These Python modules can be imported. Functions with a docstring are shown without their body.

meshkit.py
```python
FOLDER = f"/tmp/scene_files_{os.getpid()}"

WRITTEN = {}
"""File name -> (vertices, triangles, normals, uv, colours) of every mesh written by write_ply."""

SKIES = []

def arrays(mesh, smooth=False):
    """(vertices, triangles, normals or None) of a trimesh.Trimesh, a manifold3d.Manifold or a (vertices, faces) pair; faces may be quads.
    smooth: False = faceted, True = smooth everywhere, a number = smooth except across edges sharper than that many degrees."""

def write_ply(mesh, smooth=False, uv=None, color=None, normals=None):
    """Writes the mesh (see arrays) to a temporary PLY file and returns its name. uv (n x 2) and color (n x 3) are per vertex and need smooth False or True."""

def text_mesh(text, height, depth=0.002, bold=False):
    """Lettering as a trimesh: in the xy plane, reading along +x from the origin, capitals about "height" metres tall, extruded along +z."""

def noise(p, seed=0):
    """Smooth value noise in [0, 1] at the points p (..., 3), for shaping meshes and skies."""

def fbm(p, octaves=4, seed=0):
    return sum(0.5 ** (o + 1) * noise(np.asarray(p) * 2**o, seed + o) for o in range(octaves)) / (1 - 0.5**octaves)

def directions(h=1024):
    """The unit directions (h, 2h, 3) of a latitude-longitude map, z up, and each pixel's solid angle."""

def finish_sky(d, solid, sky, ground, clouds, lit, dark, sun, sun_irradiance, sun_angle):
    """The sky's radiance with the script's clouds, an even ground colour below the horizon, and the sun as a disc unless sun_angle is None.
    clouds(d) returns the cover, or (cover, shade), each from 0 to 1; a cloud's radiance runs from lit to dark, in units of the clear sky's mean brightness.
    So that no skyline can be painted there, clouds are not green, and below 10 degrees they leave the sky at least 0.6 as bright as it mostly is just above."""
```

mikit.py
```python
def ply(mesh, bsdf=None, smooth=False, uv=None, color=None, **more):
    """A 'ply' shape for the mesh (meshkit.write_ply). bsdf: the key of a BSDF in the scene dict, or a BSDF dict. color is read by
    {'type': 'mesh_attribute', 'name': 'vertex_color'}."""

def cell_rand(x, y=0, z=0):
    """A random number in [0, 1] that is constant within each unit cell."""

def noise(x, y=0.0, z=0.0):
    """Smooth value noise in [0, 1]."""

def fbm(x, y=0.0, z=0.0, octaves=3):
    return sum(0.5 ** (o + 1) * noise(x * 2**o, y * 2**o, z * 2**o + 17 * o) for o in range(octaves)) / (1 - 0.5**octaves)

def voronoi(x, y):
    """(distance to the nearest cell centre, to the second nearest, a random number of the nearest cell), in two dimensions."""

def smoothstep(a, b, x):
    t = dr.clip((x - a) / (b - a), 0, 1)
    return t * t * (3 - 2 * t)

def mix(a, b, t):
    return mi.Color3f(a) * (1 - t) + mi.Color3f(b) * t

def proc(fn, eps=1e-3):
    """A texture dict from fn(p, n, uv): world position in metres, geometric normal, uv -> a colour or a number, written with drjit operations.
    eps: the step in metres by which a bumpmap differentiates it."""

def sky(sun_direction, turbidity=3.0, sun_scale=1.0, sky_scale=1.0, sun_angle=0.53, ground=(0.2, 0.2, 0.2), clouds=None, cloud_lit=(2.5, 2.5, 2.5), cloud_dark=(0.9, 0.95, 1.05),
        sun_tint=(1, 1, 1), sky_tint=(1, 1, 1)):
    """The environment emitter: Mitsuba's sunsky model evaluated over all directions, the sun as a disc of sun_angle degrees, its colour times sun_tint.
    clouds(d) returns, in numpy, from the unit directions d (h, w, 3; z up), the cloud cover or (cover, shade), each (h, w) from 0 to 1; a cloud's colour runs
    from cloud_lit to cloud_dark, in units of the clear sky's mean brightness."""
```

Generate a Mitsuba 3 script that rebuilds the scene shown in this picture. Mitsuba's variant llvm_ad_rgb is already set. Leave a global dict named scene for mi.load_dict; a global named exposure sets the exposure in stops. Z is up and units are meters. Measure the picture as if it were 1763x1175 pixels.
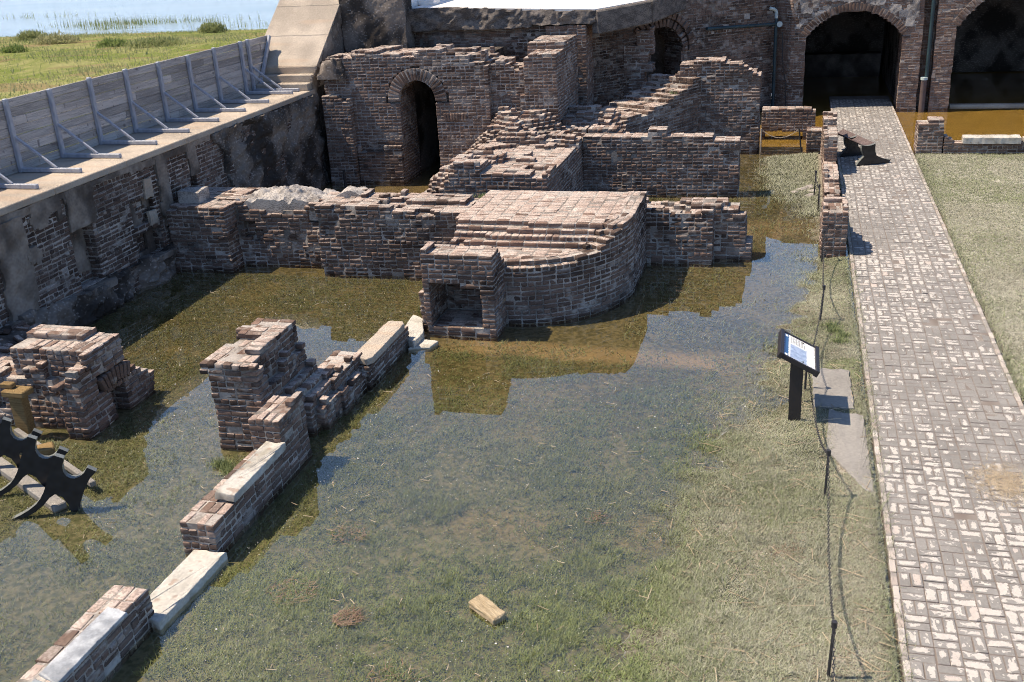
import math, random
import numpy as np, trimesh, drjit as dr, mitsuba as mi, mikit, meshkit
from shapely.geometry import Polygon
from mikit import noise, fbm, smoothstep, mix, proc, cell_rand
T = mi.ScalarTransform4f
rng = np.random.default_rng(7)
random.seed(7)
scene, labels = {'type': 'scene'}, {}

# ------------------------------------------------------------------ camera, sky, exposure
CAM = np.array([0, 0, 6.0])
CR = np.array([0.9661186, 0.2526829, -0.0525944])
CD = np.array([0.0486303, -0.3783407, -0.9243881])
CF = np.array([-0.2534757, 0.8905109, -0.3778100])
FOC = 1774.16 / 1763
scene['camera'] = {'type': 'perspective', 'fov': math.degrees(2 * math.atan(0.5 / FOC)), 'fov_axis': 'x', 'near_clip': 0.1, 'far_clip': 3000.0,
                   'to_world': T().look_at(origin=CAM.tolist(), target=(CAM + CF).tolist(), up=(-CD).tolist())}
SUN = (-0.57, -0.09, 1.0)
scene['sky'] = mikit.sky(SUN, turbidity=3.5, sky_scale=.92)
exposure = 2.25

# ------------------------------------------------------------------ materials
def V3(a): return mi.Color3f(*a)
def dif(fn): return {'type': 'twosided', 'bsdf': {'type': 'diffuse', 'reflectance': proc(fn)}}
def pri(fn, rough=0.5, spec=0.5, **k):
    return {'type': 'twosided', 'bsdf': {'type': 'principled', 'base_color': proc(fn) if callable(fn) else {'type': 'rgb', 'value': list(fn)}, 'roughness': rough, 'specular': spec, **k}}

def brick_fn(p, n, uv):
    t, w = uv.x, uv.y
    g = noise(p.x * 7, p.y * 7, p.z * 7)
    f = noise(p.x * 55, p.y * 55, p.z * 55)
    a = mix((.080, .061, .054), (.180, .130, .108), smoothstep(.0, .45, t))
    b = mix((.235, .160, .130), (.33, .26, .195), smoothstep(.75, 1., t))
    c = mix(a, b, smoothstep(.4, .8, t)) * (.72 + .4 * f + .25 * (g - .5))
    big = fbm(p.x * .9 + 3, p.y * .9, p.z * 1.1)
    c = c * (1 - .45 * smoothstep(.52, .72, big) * (1 - .4 * g))
    salt = smoothstep(.5, .75, noise(p.x * 1.4, p.y * 1.4, p.z * 1.9 + 9)) * smoothstep(.35, .7, g + .25 * (f - .5))
    c = mix(c, (.44, .40, .37), salt * .6 * w)
    lime = smoothstep(.56, .74, fbm(p.x * 6 + 2, p.y * 6, p.z * 8)) * smoothstep(.3, .7, noise(p.x * .7 + 8, p.y * .7, p.z * .9))
    c = mix(c, (.40, .37, .34), lime * .7)
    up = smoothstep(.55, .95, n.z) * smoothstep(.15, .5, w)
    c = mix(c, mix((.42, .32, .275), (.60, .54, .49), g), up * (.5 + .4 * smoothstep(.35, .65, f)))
    tide = 1 - smoothstep(.02, .10, p.z + .07 * (g - .5))
    return c * (1 - .4 * tide)
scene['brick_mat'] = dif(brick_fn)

def mortar_fn(p, n, uv):
    g = noise(p.x * 5, p.y * 5, p.z * 5)
    f = noise(p.x * 45, p.y * 45, p.z * 45)
    big = fbm(p.x * .8 + 3, p.y * .8, p.z * 1.)
    c = mix((.23, .208, .19), (.45, .42, .39), smoothstep(.2, .8, g * .6 + f * .4))
    return c * (1 - .5 * smoothstep(.5, .75, big))
scene['mortar_mat'] = dif(mortar_fn)

def plaster_fn(p, n, uv):
    g = fbm(p.x * 2.2, p.y * 2.2, p.z * 1.4)
    f = noise(p.x * 30, p.y * 30, p.z * 30)
    c = mix((.10, .085, .075), (.27, .235, .205), smoothstep(.32, .68, g))
    c = c * (.55 + .9 * fbm(p.x * 6 + 4, p.y * 6, p.z * 4))
    return c * (.8 + .35 * f)
scene['plaster_mat'] = dif(plaster_fn)

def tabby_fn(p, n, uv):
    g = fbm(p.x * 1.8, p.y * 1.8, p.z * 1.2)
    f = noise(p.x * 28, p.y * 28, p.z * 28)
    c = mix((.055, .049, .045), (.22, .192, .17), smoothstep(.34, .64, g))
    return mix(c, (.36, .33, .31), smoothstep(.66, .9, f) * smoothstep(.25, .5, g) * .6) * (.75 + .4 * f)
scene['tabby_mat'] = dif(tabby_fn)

def concrete_fn(p, n, uv):
    g = fbm(p.x * 1.5, p.y * 1.5, p.z * 1.5)
    f = noise(p.x * 40, p.y * 40, p.z * 40)
    st = noise(p.x * .9, p.y * 6, p.z * 6)
    c = mix((.34, .30, .255), (.47, .415, .35), smoothstep(.3, .7, g)) * (.86 + .22 * f)
    return mix(c, (.44, .33, .24), smoothstep(.6, .8, st) * .35)
scene['concrete_mat'] = dif(concrete_fn)

def rubble_fn(p, n, uv):
    g = fbm(p.x * 4, p.y * 4, p.z * 4)
    f = noise(p.x * 50, p.y * 50, p.z * 50)
    return mix((.19, .175, .165), (.43, .41, .39), smoothstep(.3, .65, g * .6 + f * .4))
scene['rubble_mat'] = dif(rubble_fn)

def marble_fn(p, n, uv):
    g = fbm(p.x * 3, p.y * 3, p.z * 3)
    f = noise(p.x * 45, p.y * 45, p.z * 45)
    c = mix((.32, .305, .27), (.52, .505, .465), smoothstep(.3, .6, g)) * (.82 + .26 * f)
    c = mix(c, (.28, .26, .20), smoothstep(.55, .75, fbm(p.x * 7 + 5, p.y * 7, p.z * 7)) * .45)
    return mix(c, (.30, .21, .16), smoothstep(.78, .92, noise(p.x * 12, p.y * 12, p.z * 12)) * .6)
scene['stone_mat'] = dif(marble_fn)
def slate_fn(p, n, uv):
    g = fbm(p.x * 6, p.y * 6, p.z * 6)
    f = noise(p.x * 60, p.y * 60, p.z * 60)
    return mix((.22, .24, .265), (.44, .47, .50), smoothstep(.4, .7, g)) * (.85 + .25 * f)
scene['slate_mat'] = pri(slate_fn, .45, .5)
def white_fn(p, n, uv):
    g = fbm(p.x * .8, p.y * .8, p.z * .5)
    return mix((.66, .65, .63), (.82, .81, .80), smoothstep(.3, .7, g))
scene['white_mat'] = dif(white_fn)

def board_fn(p, n, uv):
    g = noise(p.y * 1.3, uv.x * 37, p.z * 3)
    gr = noise(p.y * 5, uv.x * 17, p.z * 90)
    kn = smoothstep(.86, .95, noise(p.y * 9, p.z * 14, uv.x * 91))
    c = mix((.27, .258, .255), (.47, .445, .43), smoothstep(.25, .75, .5 * g + .5 * gr))
    c = c * (.8 + .4 * uv.x)
    return mix(c, (.13, .11, .11), kn * .7)
scene['board_mat'] = dif(board_fn)
def paint_fn(p, n, uv):
    f = noise(p.x * 30, p.y * 30, p.z * 12)
    return mix((.27, .295, .36), (.38, .405, .46), f)
scene['post_mat'] = pri(paint_fn, .55, .3)
def timber_fn(p, n, uv):
    gr = noise(p.x * 9 + p.z * 4, p.y * 60, p.z * 60)
    return mix((.16, .11, .055), (.30, .215, .11), gr)
scene['timber_mat'] = dif(timber_fn)
def drift_fn(p, n, uv):
    gr = noise(uv.x * 4, uv.y * 60)
    g2 = noise(p.x * 20, p.y * 20, p.z * 20)
    return mix((.22, .165, .10), (.50, .42, .29), .6 * gr + .4 * g2)
scene['drift_mat'] = dif(drift_fn)
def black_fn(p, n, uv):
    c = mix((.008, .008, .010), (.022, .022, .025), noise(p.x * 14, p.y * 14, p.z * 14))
    c = mix(c, (.20, .225, .22), uv.x * (.35 + .65 * noise(p.x * 16, p.y * 16, p.z * 16)))  # narrow plate edges painted grey green, sun glint put into the colour
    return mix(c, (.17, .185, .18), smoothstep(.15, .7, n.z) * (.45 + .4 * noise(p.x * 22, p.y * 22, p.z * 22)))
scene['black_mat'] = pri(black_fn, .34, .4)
scene['iron_mat'] = pri((.03, .03, .034), .5, .4)
def rust_fn(p, n, uv):
    return mix((.075, .055, .053), (.145, .112, .112), fbm(p.x * 9, p.y * 9, p.z * 9))
scene['rust_mat'] = pri(rust_fn, .6, .4)
scene['pipe_mat'] = pri(lambda p, n, uv: mix((.014, .032, .042), (.035, .07, .085), noise(p.x * 8, p.y * 8, p.z * 3)), .5, .4)
scene['pvc_mat'] = pri((.42, .52, .54), .45, .4)
scene['sign_mat'] = pri((.022, .020, .024), .45, .5)
scene['panel_mat'] = pri((.72, .74, .74), .25, .5)
scene['band_mat'] = pri((.03, .10, .24), .25, .5)
scene['picture_mat'] = pri(lambda p, n, uv: mix((.16, .24, .42), (.50, .58, .70), fbm(p.x * 26, p.y * 26, p.z * 26, 4)), .25, .5)
scene['ink_mat'] = pri((.30, .30, .27), .4, .3)
def asphalt_fn(p, n, uv):
    g = fbm(p.x * 5, p.y * 5, p.z * 9)
    f = noise(p.x * 40, p.y * 40, p.z * 40)
    return mix((.085, .078, .075), (.20, .18, .165), smoothstep(.3, .7, .6 * g + .4 * f))
scene['asphalt_mat'] = dif(asphalt_fn)

def ground_fn(p, n, uv):
    g = fbm(p.x * 1.3, p.y * 1.3)
    f = noise(p.x * 22, p.y * 22)
    h = noise(p.x * 70, p.y * 70)
    moss = mix((.085, .080, .042), (.165, .145, .082), smoothstep(.3, .7, .5 * g + .5 * f))
    near = smoothstep(13., 9.5, p.y)
    moss = mix(moss, mix((.095, .108, .064), (.18, .178, .122), smoothstep(.25, .75, .35 * g + .65 * f)), near)
    silt = mix((.16, .14, .105), (.30, .275, .225), smoothstep(.3, .7, .5 * f + .5 * h))
    brown = mix((.23, .175, .105), (.32, .25, .155), g)
    dry = smoothstep(-.03, .035, p.z)
    damp = smoothstep(-.02, .0, p.z) * smoothstep(.035, .012, p.z)
    c = mix(moss, silt, dry)
    strip = smoothstep(.42, .1, dr.abs(p.y - 13.75 + .06 * p.x + .2 * (g - .5))) * smoothstep(-5.4, -4.4, p.x)
    strip2 = smoothstep(.5, .1, dr.abs(p.y - 9.15 + .5 * (g - .5))) * smoothstep(-4.2, -3., p.x) * smoothstep(.6, -.8, p.x) * .4
    strip3 = smoothstep(.8, .2, dr.abs(p.y - 20.7 + .5 * (g - .5))) * .8
    pool = dr.maximum(smoothstep(27.2, 27.6, p.y) * smoothstep(2.8, 3., p.x), smoothstep(27.9, 28.2, p.y))
    nook = smoothstep(22.3, 23., p.y) * smoothstep(-6.6, -7.2, p.x)
    c = mix(c, brown, dr.clip(dr.maximum(dr.maximum(strip, strip2), strip3) * (1 - dry) + nook * .6, 0, 1) * .85)
    c = mix(c, mix((.30, .20, .055), (.36, .25, .08), g), pool)
    lawn = smoothstep(2.9, 3.1, p.x) * smoothstep(27.6, 27.2, p.y)
    c = mix(c, mix((.24, .23, .185), (.37, .36, .305), smoothstep(.3, .7, .5 * g + .5 * f)), lawn)
    return c * (.85 + .3 * h) * (1 - .3 * damp)
scene['ground_mat'] = dif(ground_fn)
def bank_fn(p, n, uv):
    g = fbm(p.x * .35, p.y * .35)
    f = fbm(p.x * 4, p.y * 1.6)
    c = mix((.13, .165, .045), (.255, .25, .115), smoothstep(.3, .7, .5 * g + .5 * f))
    return mix(c, (.20, .15, .09), smoothstep(.66, .78, noise(p.x * .55, p.y * 1.1)) * .7)
scene['bank_mat'] = dif(bank_fn)
def grass_fn(p, n, uv):
    t, d = uv.x, uv.y
    green = mix((.080, .108, .045), (.235, .285, .125), t)
    straw = mix((.215, .213, .165), (.43, .425, .345), t)
    return mix(green, straw, d)
scene['grass_mat'] = dif(grass_fn)
def bankgrass_fn(p, n, uv):
    t, d = uv.x, uv.y
    return mix(mix((.13, .20, .05), (.27, .34, .12), t), mix((.30, .28, .15), (.50, .46, .30), t), d)
scene['bank_grass_mat'] = {'type': 'principledthin', 'base_color': proc(bankgrass_fn), 'roughness': .7, 'diff_trans': .8, 'spec_trans': 0.0}
scene['shell_sparkle_mat'] = pri((.75, .73, .70), .3, .5)
def straw_fn(p, n, uv): return mix((.30, .235, .16), (.56, .48, .36), uv.x)
scene['straw_mat'] = dif(straw_fn)
def clump_fn(p, n, uv): return mix((.15, .10, .075), (.29, .215, .165), uv.x)
scene['clump_mat'] = dif(clump_fn)
scene['water_mat'] = {'type': 'thindielectric', 'int_ior': 1.52, 'ext_ior': 1.0, 'specular_transmittance': {'type': 'rgb', 'value': [.90, .86, .74]}}
def sea_fn(p, n, uv): return mix((.17, .23, .28), (.24, .30, .34), fbm(p.x * .06, p.y * .12))
def sea_bump(p, n, uv): return noise(p.x * 1.6, p.y * 3.2) * .6 + noise(p.x * 5, p.y * 9) * .25
scene['sea_mat'] = {'type': 'twosided', 'bsdf': {'type': 'bumpmap', 'arbitrary': proc(sea_bump, 1e-2), 'scale': .03,
                    'bsdf': {'type': 'principled', 'base_color': proc(sea_fn), 'roughness': .12, 'specular': .55}}}
def path_fn(p, n, uv):
    iu, iv = dr.floor(uv.x), dr.floor(uv.y)
    u, v = (uv.x - iu - .01) / .96, (uv.y - iv - .01) / .96
    r1, r2 = cell_rand(iu, 3), cell_rand(iv, 7)
    st = noise(u * 3. + iu * 7, v * 2.2 + iv * 5) * .65 + noise(u * 9 + iv * 3, v * 7 + iu) * .35
    e = dr.minimum(dr.minimum(u, 1 - u) * 1.6, dr.minimum(v, 1 - v))
    lvl = st + .42 * smoothstep(.0, .36, e) + .34 * (r1 - .5) + .62 * (fbm(p.x * .6 + 4, p.y * .6) - .5)
    worn = smoothstep(.89, .96, lvl + .06 * (noise(p.x * 70, p.y * 70) - .5))
    mudc = mix((.205, .20, .194), (.262, .256, .249), noise(p.x * 6, p.y * 6)) * (.92 + .16 * noise(p.x * 60, p.y * 60))
    face = mix((.47, .45, .425), (.40, .30, .255), smoothstep(.92, 1.0, r2)) * (.92 + .16 * noise(p.x * 80, p.y * 80))
    c = mix(mudc, face, worn)
    edge = smoothstep(.045, .0, dr.minimum(dr.minimum(u, 1 - u) * 2, dr.minimum(v, 1 - v)))
    return mix(c, (.25, .195, .172), edge * .5 * (1 - worn * .5))
scene['path_brick_mat'] = dif(path_fn)
def edge_fn(p, n, uv):
    g = noise(p.x * 9, p.y * 9, uv.x * 30)
    c = mix((.36, .31, .28), (.50, .47, .44), uv.x)
    return mix(c, (.26, .245, .23), smoothstep(.45, .65, g) * .85)
scene['path_edge_mat'] = dif(edge_fn)
def mudjoint_fn(p, n, uv):
    return mix((.17, .145, .13), (.235, .215, .20), noise(p.x * 9, p.y * 9))
scene['path_joint_mat'] = dif(mudjoint_fn)

# ------------------------------------------------------------------ helpers
def numbered(key):
    if key not in scene and key not in labels: return key
    n = 1
    while f'{key}_{n:03d}' in scene or f'{key}_{n:03d}' in labels: n += 1
    return f'{key}_{n:03d}'
def thing(name, label, cat, group=None):
    k = numbered(name)
    labels[k] = {'label': label, 'category': cat}
    if group: labels[k]['group'] = group
    return k
counts = {}
def part(parent, name, shape, label=None, kind=None):
    k = f'{parent}__{name}'
    n = counts.get(k, 0); counts[k] = n + 1
    if n: k = f'{k}_{n:03d}'
    scene[k] = shape
    d = {}
    if label: d['label'] = label
    if kind: d['kind'] = kind
    if d: labels[k] = d
    return k
def single(name, mesh, mat, label, cat, group=None, smooth=False, **k):
    key = thing(name, label, cat, group)
    scene[key] = mikit.ply(mesh, mat, smooth=smooth, **k)
    return key
def struct(name, mesh, mat, smooth=False, label=None, **k):
    scene[name] = mikit.ply(mesh, mat, smooth=smooth, **k)
    labels[name] = {'kind': 'structure', **({'label': label} if label else {})}
def cat(ms): return trimesh.util.concatenate(ms)

def cbox(lx, ly, lz, c=.006):
    """chamfered box, 44 triangles, centred"""
    v, f, idx = [], [], {}
    h = np.array([lx, ly, lz]) / 2
    for sx in (-1, 1):
        for sy in (-1, 1):
            for sz in (-1, 1):
                s = np.array([sx, sy, sz])
                for a in range(3):
                    q = h - c; q[a] = h[a]
                    idx[(sx, sy, sz, a)] = len(v); v.append(s * q)
    def quad(a, b, c_, d): f.extend([[a, b, c_], [a, c_, d]])
    for a in range(3):
        b, c2 = (a + 1) % 3, (a + 2) % 3
        for s in (-1, 1):
            r = []
            for sb, sc in ((-1, -1), (1, -1), (1, 1), (-1, 1)):
                k = [0, 0, 0]; k[a] = s; k[b] = sb; k[c2] = sc; r.append(idx[(*k, a)])
            quad(*(r if s > 0 else r[::-1]))
        for sb in (-1, 1):
            for sc in (-1, 1):
                k0 = [0, 0, 0]; k0[a] = -1; k0[b] = sb; k0[c2] = sc
                k1 = list(k0); k1[a] = 1
                r = [idx[(*k0, b)], idx[(*k1, b)], idx[(*k1, c2)], idx[(*k0, c2)]]
                quad(*(r if sb * sc < 0 else r[::-1]))
    for sx in (-1, 1):
        for sy in (-1, 1):
            for sz in (-1, 1):
                r = [idx[(sx, sy, sz, a)] for a in range(3)]
                f.append(r if sx * sy * sz > 0 else r[::-1])
    return np.array(v), np.array(f)
BOX8 = np.array([[x, y, z] for x in (-.5, .5) for y in (-.5, .5) for z in (-.5, .5)])
BOXF = np.array([[0, 1, 3], [0, 3, 2], [4, 6, 7], [4, 7, 5], [0, 4, 5], [0, 5, 1], [2, 3, 7], [2, 7, 6], [0, 2, 6], [0, 6, 4], [1, 5, 7], [1, 7, 3]])
BD = np.array([.217, .102, .066])
SHAPES = []
for i in range(10):
    v, f = cbox(*BD, c=.008 + .003 * (i % 3))
    v = v + rng.normal(0, .0028, v.shape)
    if i % 2:
        k = v[np.argmax(v @ rng.normal(size=3))]
        w = np.exp(-((v - k) ** 2).sum(1) / .03 ** 2)
        v = v - w[:, None] * np.sign(k) * np.array([.016, .012, .012]) * rng.uniform(.5, 1.2)
    SHAPES.append((v / BD, f))
VAR = []
for i in range(60):
    s = SHAPES[i % 10]; t = (i + .5) / 60; w = rng.uniform()
    VAR.append((t, w, mikit.ply(s, 'brick_mat', smooth=True, uv=np.tile([t, w], (len(s[0]), 1)))))
VART = np.array([x[0] for x in VAR])

def bxm(x0, x1, y0, y1, z0, z1):
    v = (BOX8 + .5) * np.array([x1 - x0, y1 - y0, z1 - z0]) + np.array([x0, y0, z0])
    return trimesh.Trimesh(v, BOXF, process=False)
def cb(x0, x1, y0, y1, z0, z1, c=.01):
    v, f = cbox(x1 - x0, y1 - y0, z1 - z0, c)
    return trimesh.Trimesh(v + np.array([x0 + x1, y0 + y1, z0 + z1]) / 2, f, process=False)
def tube(pts, r, n=8):
    ms = []
    for a, b in zip(pts[:-1], pts[1:]):
        ms.append(trimesh.creation.cylinder(radius=r, segment=[a, b], sections=n))
    return cat(ms)
def beam(a, b, w, h):
    """rectangular bar from a to b"""
    a, b = np.array(a, float), np.array(b, float)
    L = np.linalg.norm(b - a); x = (b - a) / L
    u = np.array([0, 0, 1.]) if abs(x[2]) < .95 else np.array([0, 1., 0])
    y = np.cross(u, x); y /= np.linalg.norm(y); z = np.cross(x, y)
    v, f = cbox(L, w, h, min(w, h) * .12)
    return trimesh.Trimesh(v @ np.array([x, y, z]) + (a + b) / 2, f, process=False)
def slab(poly, z0, z1, rough=.004, bevel=.012, res=.035):
    rough = max(rough * 1.3, .012)
    """irregular stone slab from a plan outline, a little uneven, edges broken"""
    P = Polygon(poly); inner = P.buffer(-bevel)
    if inner.geom_type != 'Polygon' or inner.is_empty: inner = P
    ring = np.array(P.segmentize(res).exterior.coords)[:-1]
    n = len(ring)
    ir = np.array([np.array(inner.exterior.interpolate(inner.exterior.project(__import__('shapely').Point(p))).coords[0]) for p in ring])
    v = np.vstack([np.c_[ring, np.full(n, z0)], np.c_[ring, np.full(n, z1 - bevel)], np.c_[ir, np.full(n, z1)]])
    d = (meshkit.noise(v * 14) - .5)[:, None] * rough * 2
    v = v + d * np.array([1, 1, .7])
    f = []
    for k in range(2):
        for i in range(n):
            j = (i + 1) % n
            a, b, c, e = k * n + i, k * n + j, (k + 1) * n + j, (k + 1) * n + i
            f += [[a, b, c], [a, c, e]]
    if not P.exterior.is_ccw: f = [q[::-1] for q in f]
    tv, tf = trimesh.creation.triangulate_polygon(Polygon(v[2 * n:, :2]), engine='earcut')
    # earcut keeps the ring's vertices: map them back
    from scipy.spatial import cKDTree
    m = cKDTree(v[2 * n:, :2]).query(tv)[1] + 2 * n
    tf = m[tf]
    nz = np.cross(v[tf[:, 1]] - v[tf[:, 0]], v[tf[:, 2]] - v[tf[:, 0]])[:, 2]
    tf[nz < 0] = tf[nz < 0][:, ::-1]
    return trimesh.Trimesh(v, np.vstack([f, tf]), process=False)

def project(P):
    q = P - CAM
    z = q @ CF
    return (q @ CR) / z * FOC * 1763 + 881.5, (q @ CD) / z * FOC * 1763 + 587.5, z

def emit_bricks(key, C, S, R, tone, wea, n_parts=300, far=False, area=None, pname='brick'):
    """the n_parts bricks that show largest become parts, the rest one mesh"""
    N = len(C)
    if not N: return
    x, y, z = project(C)
    score = (area if area is not None else S[:, 0] * S[:, 2]) / z ** 2
    score = np.where((x > -5) & (x < 1768) & (y > -5) & (y < 1180) & (z > 0), score, score * 1e-6)
    order = np.argsort(-score)
    own, rest = order[:n_parts], order[n_parts:]
    for i in own:
        vi = int(np.argmin(np.abs(VART - tone[i]) + .02 * rng.random(len(VART))))
        m = np.eye(4); m[:3, :3] = R[i] * S[i]; m[:3, 3] = C[i]
        part(key, pname, {**VAR[vi][2], 'to_world': T(m)})
    if len(rest):
        vs, fs, uvs, at = [], [], [], 0
        kinds = rng.integers(0, len(SHAPES), len(rest))
        for k in range(len(SHAPES)):
            ii = rest[kinds == k]
            if not len(ii): continue
            tv, tf = (BOX8, BOXF) if far else SHAPES[k]
            v = np.einsum('nij,nj,vj->nvi', R[ii], S[ii], tv) + C[ii][:, None]
            if far: v = v + rng.normal(0, .002, v.shape)
            vs.append(v.reshape(-1, 3)); n = len(tv)
            fs.append((tf[None] + (np.arange(len(ii)) * n)[:, None, None]).reshape(-1, 3) + at); at += len(ii) * n
            uvs.append(np.repeat(np.c_[tone[ii], wea[ii]], n, axis=0))
        part(key, pname + 'work', mikit.ply((np.vstack(vs), np.vstack(fs)), 'brick_mat', smooth=not far, uv=np.vstack(uvs)), kind='stuff')

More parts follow.
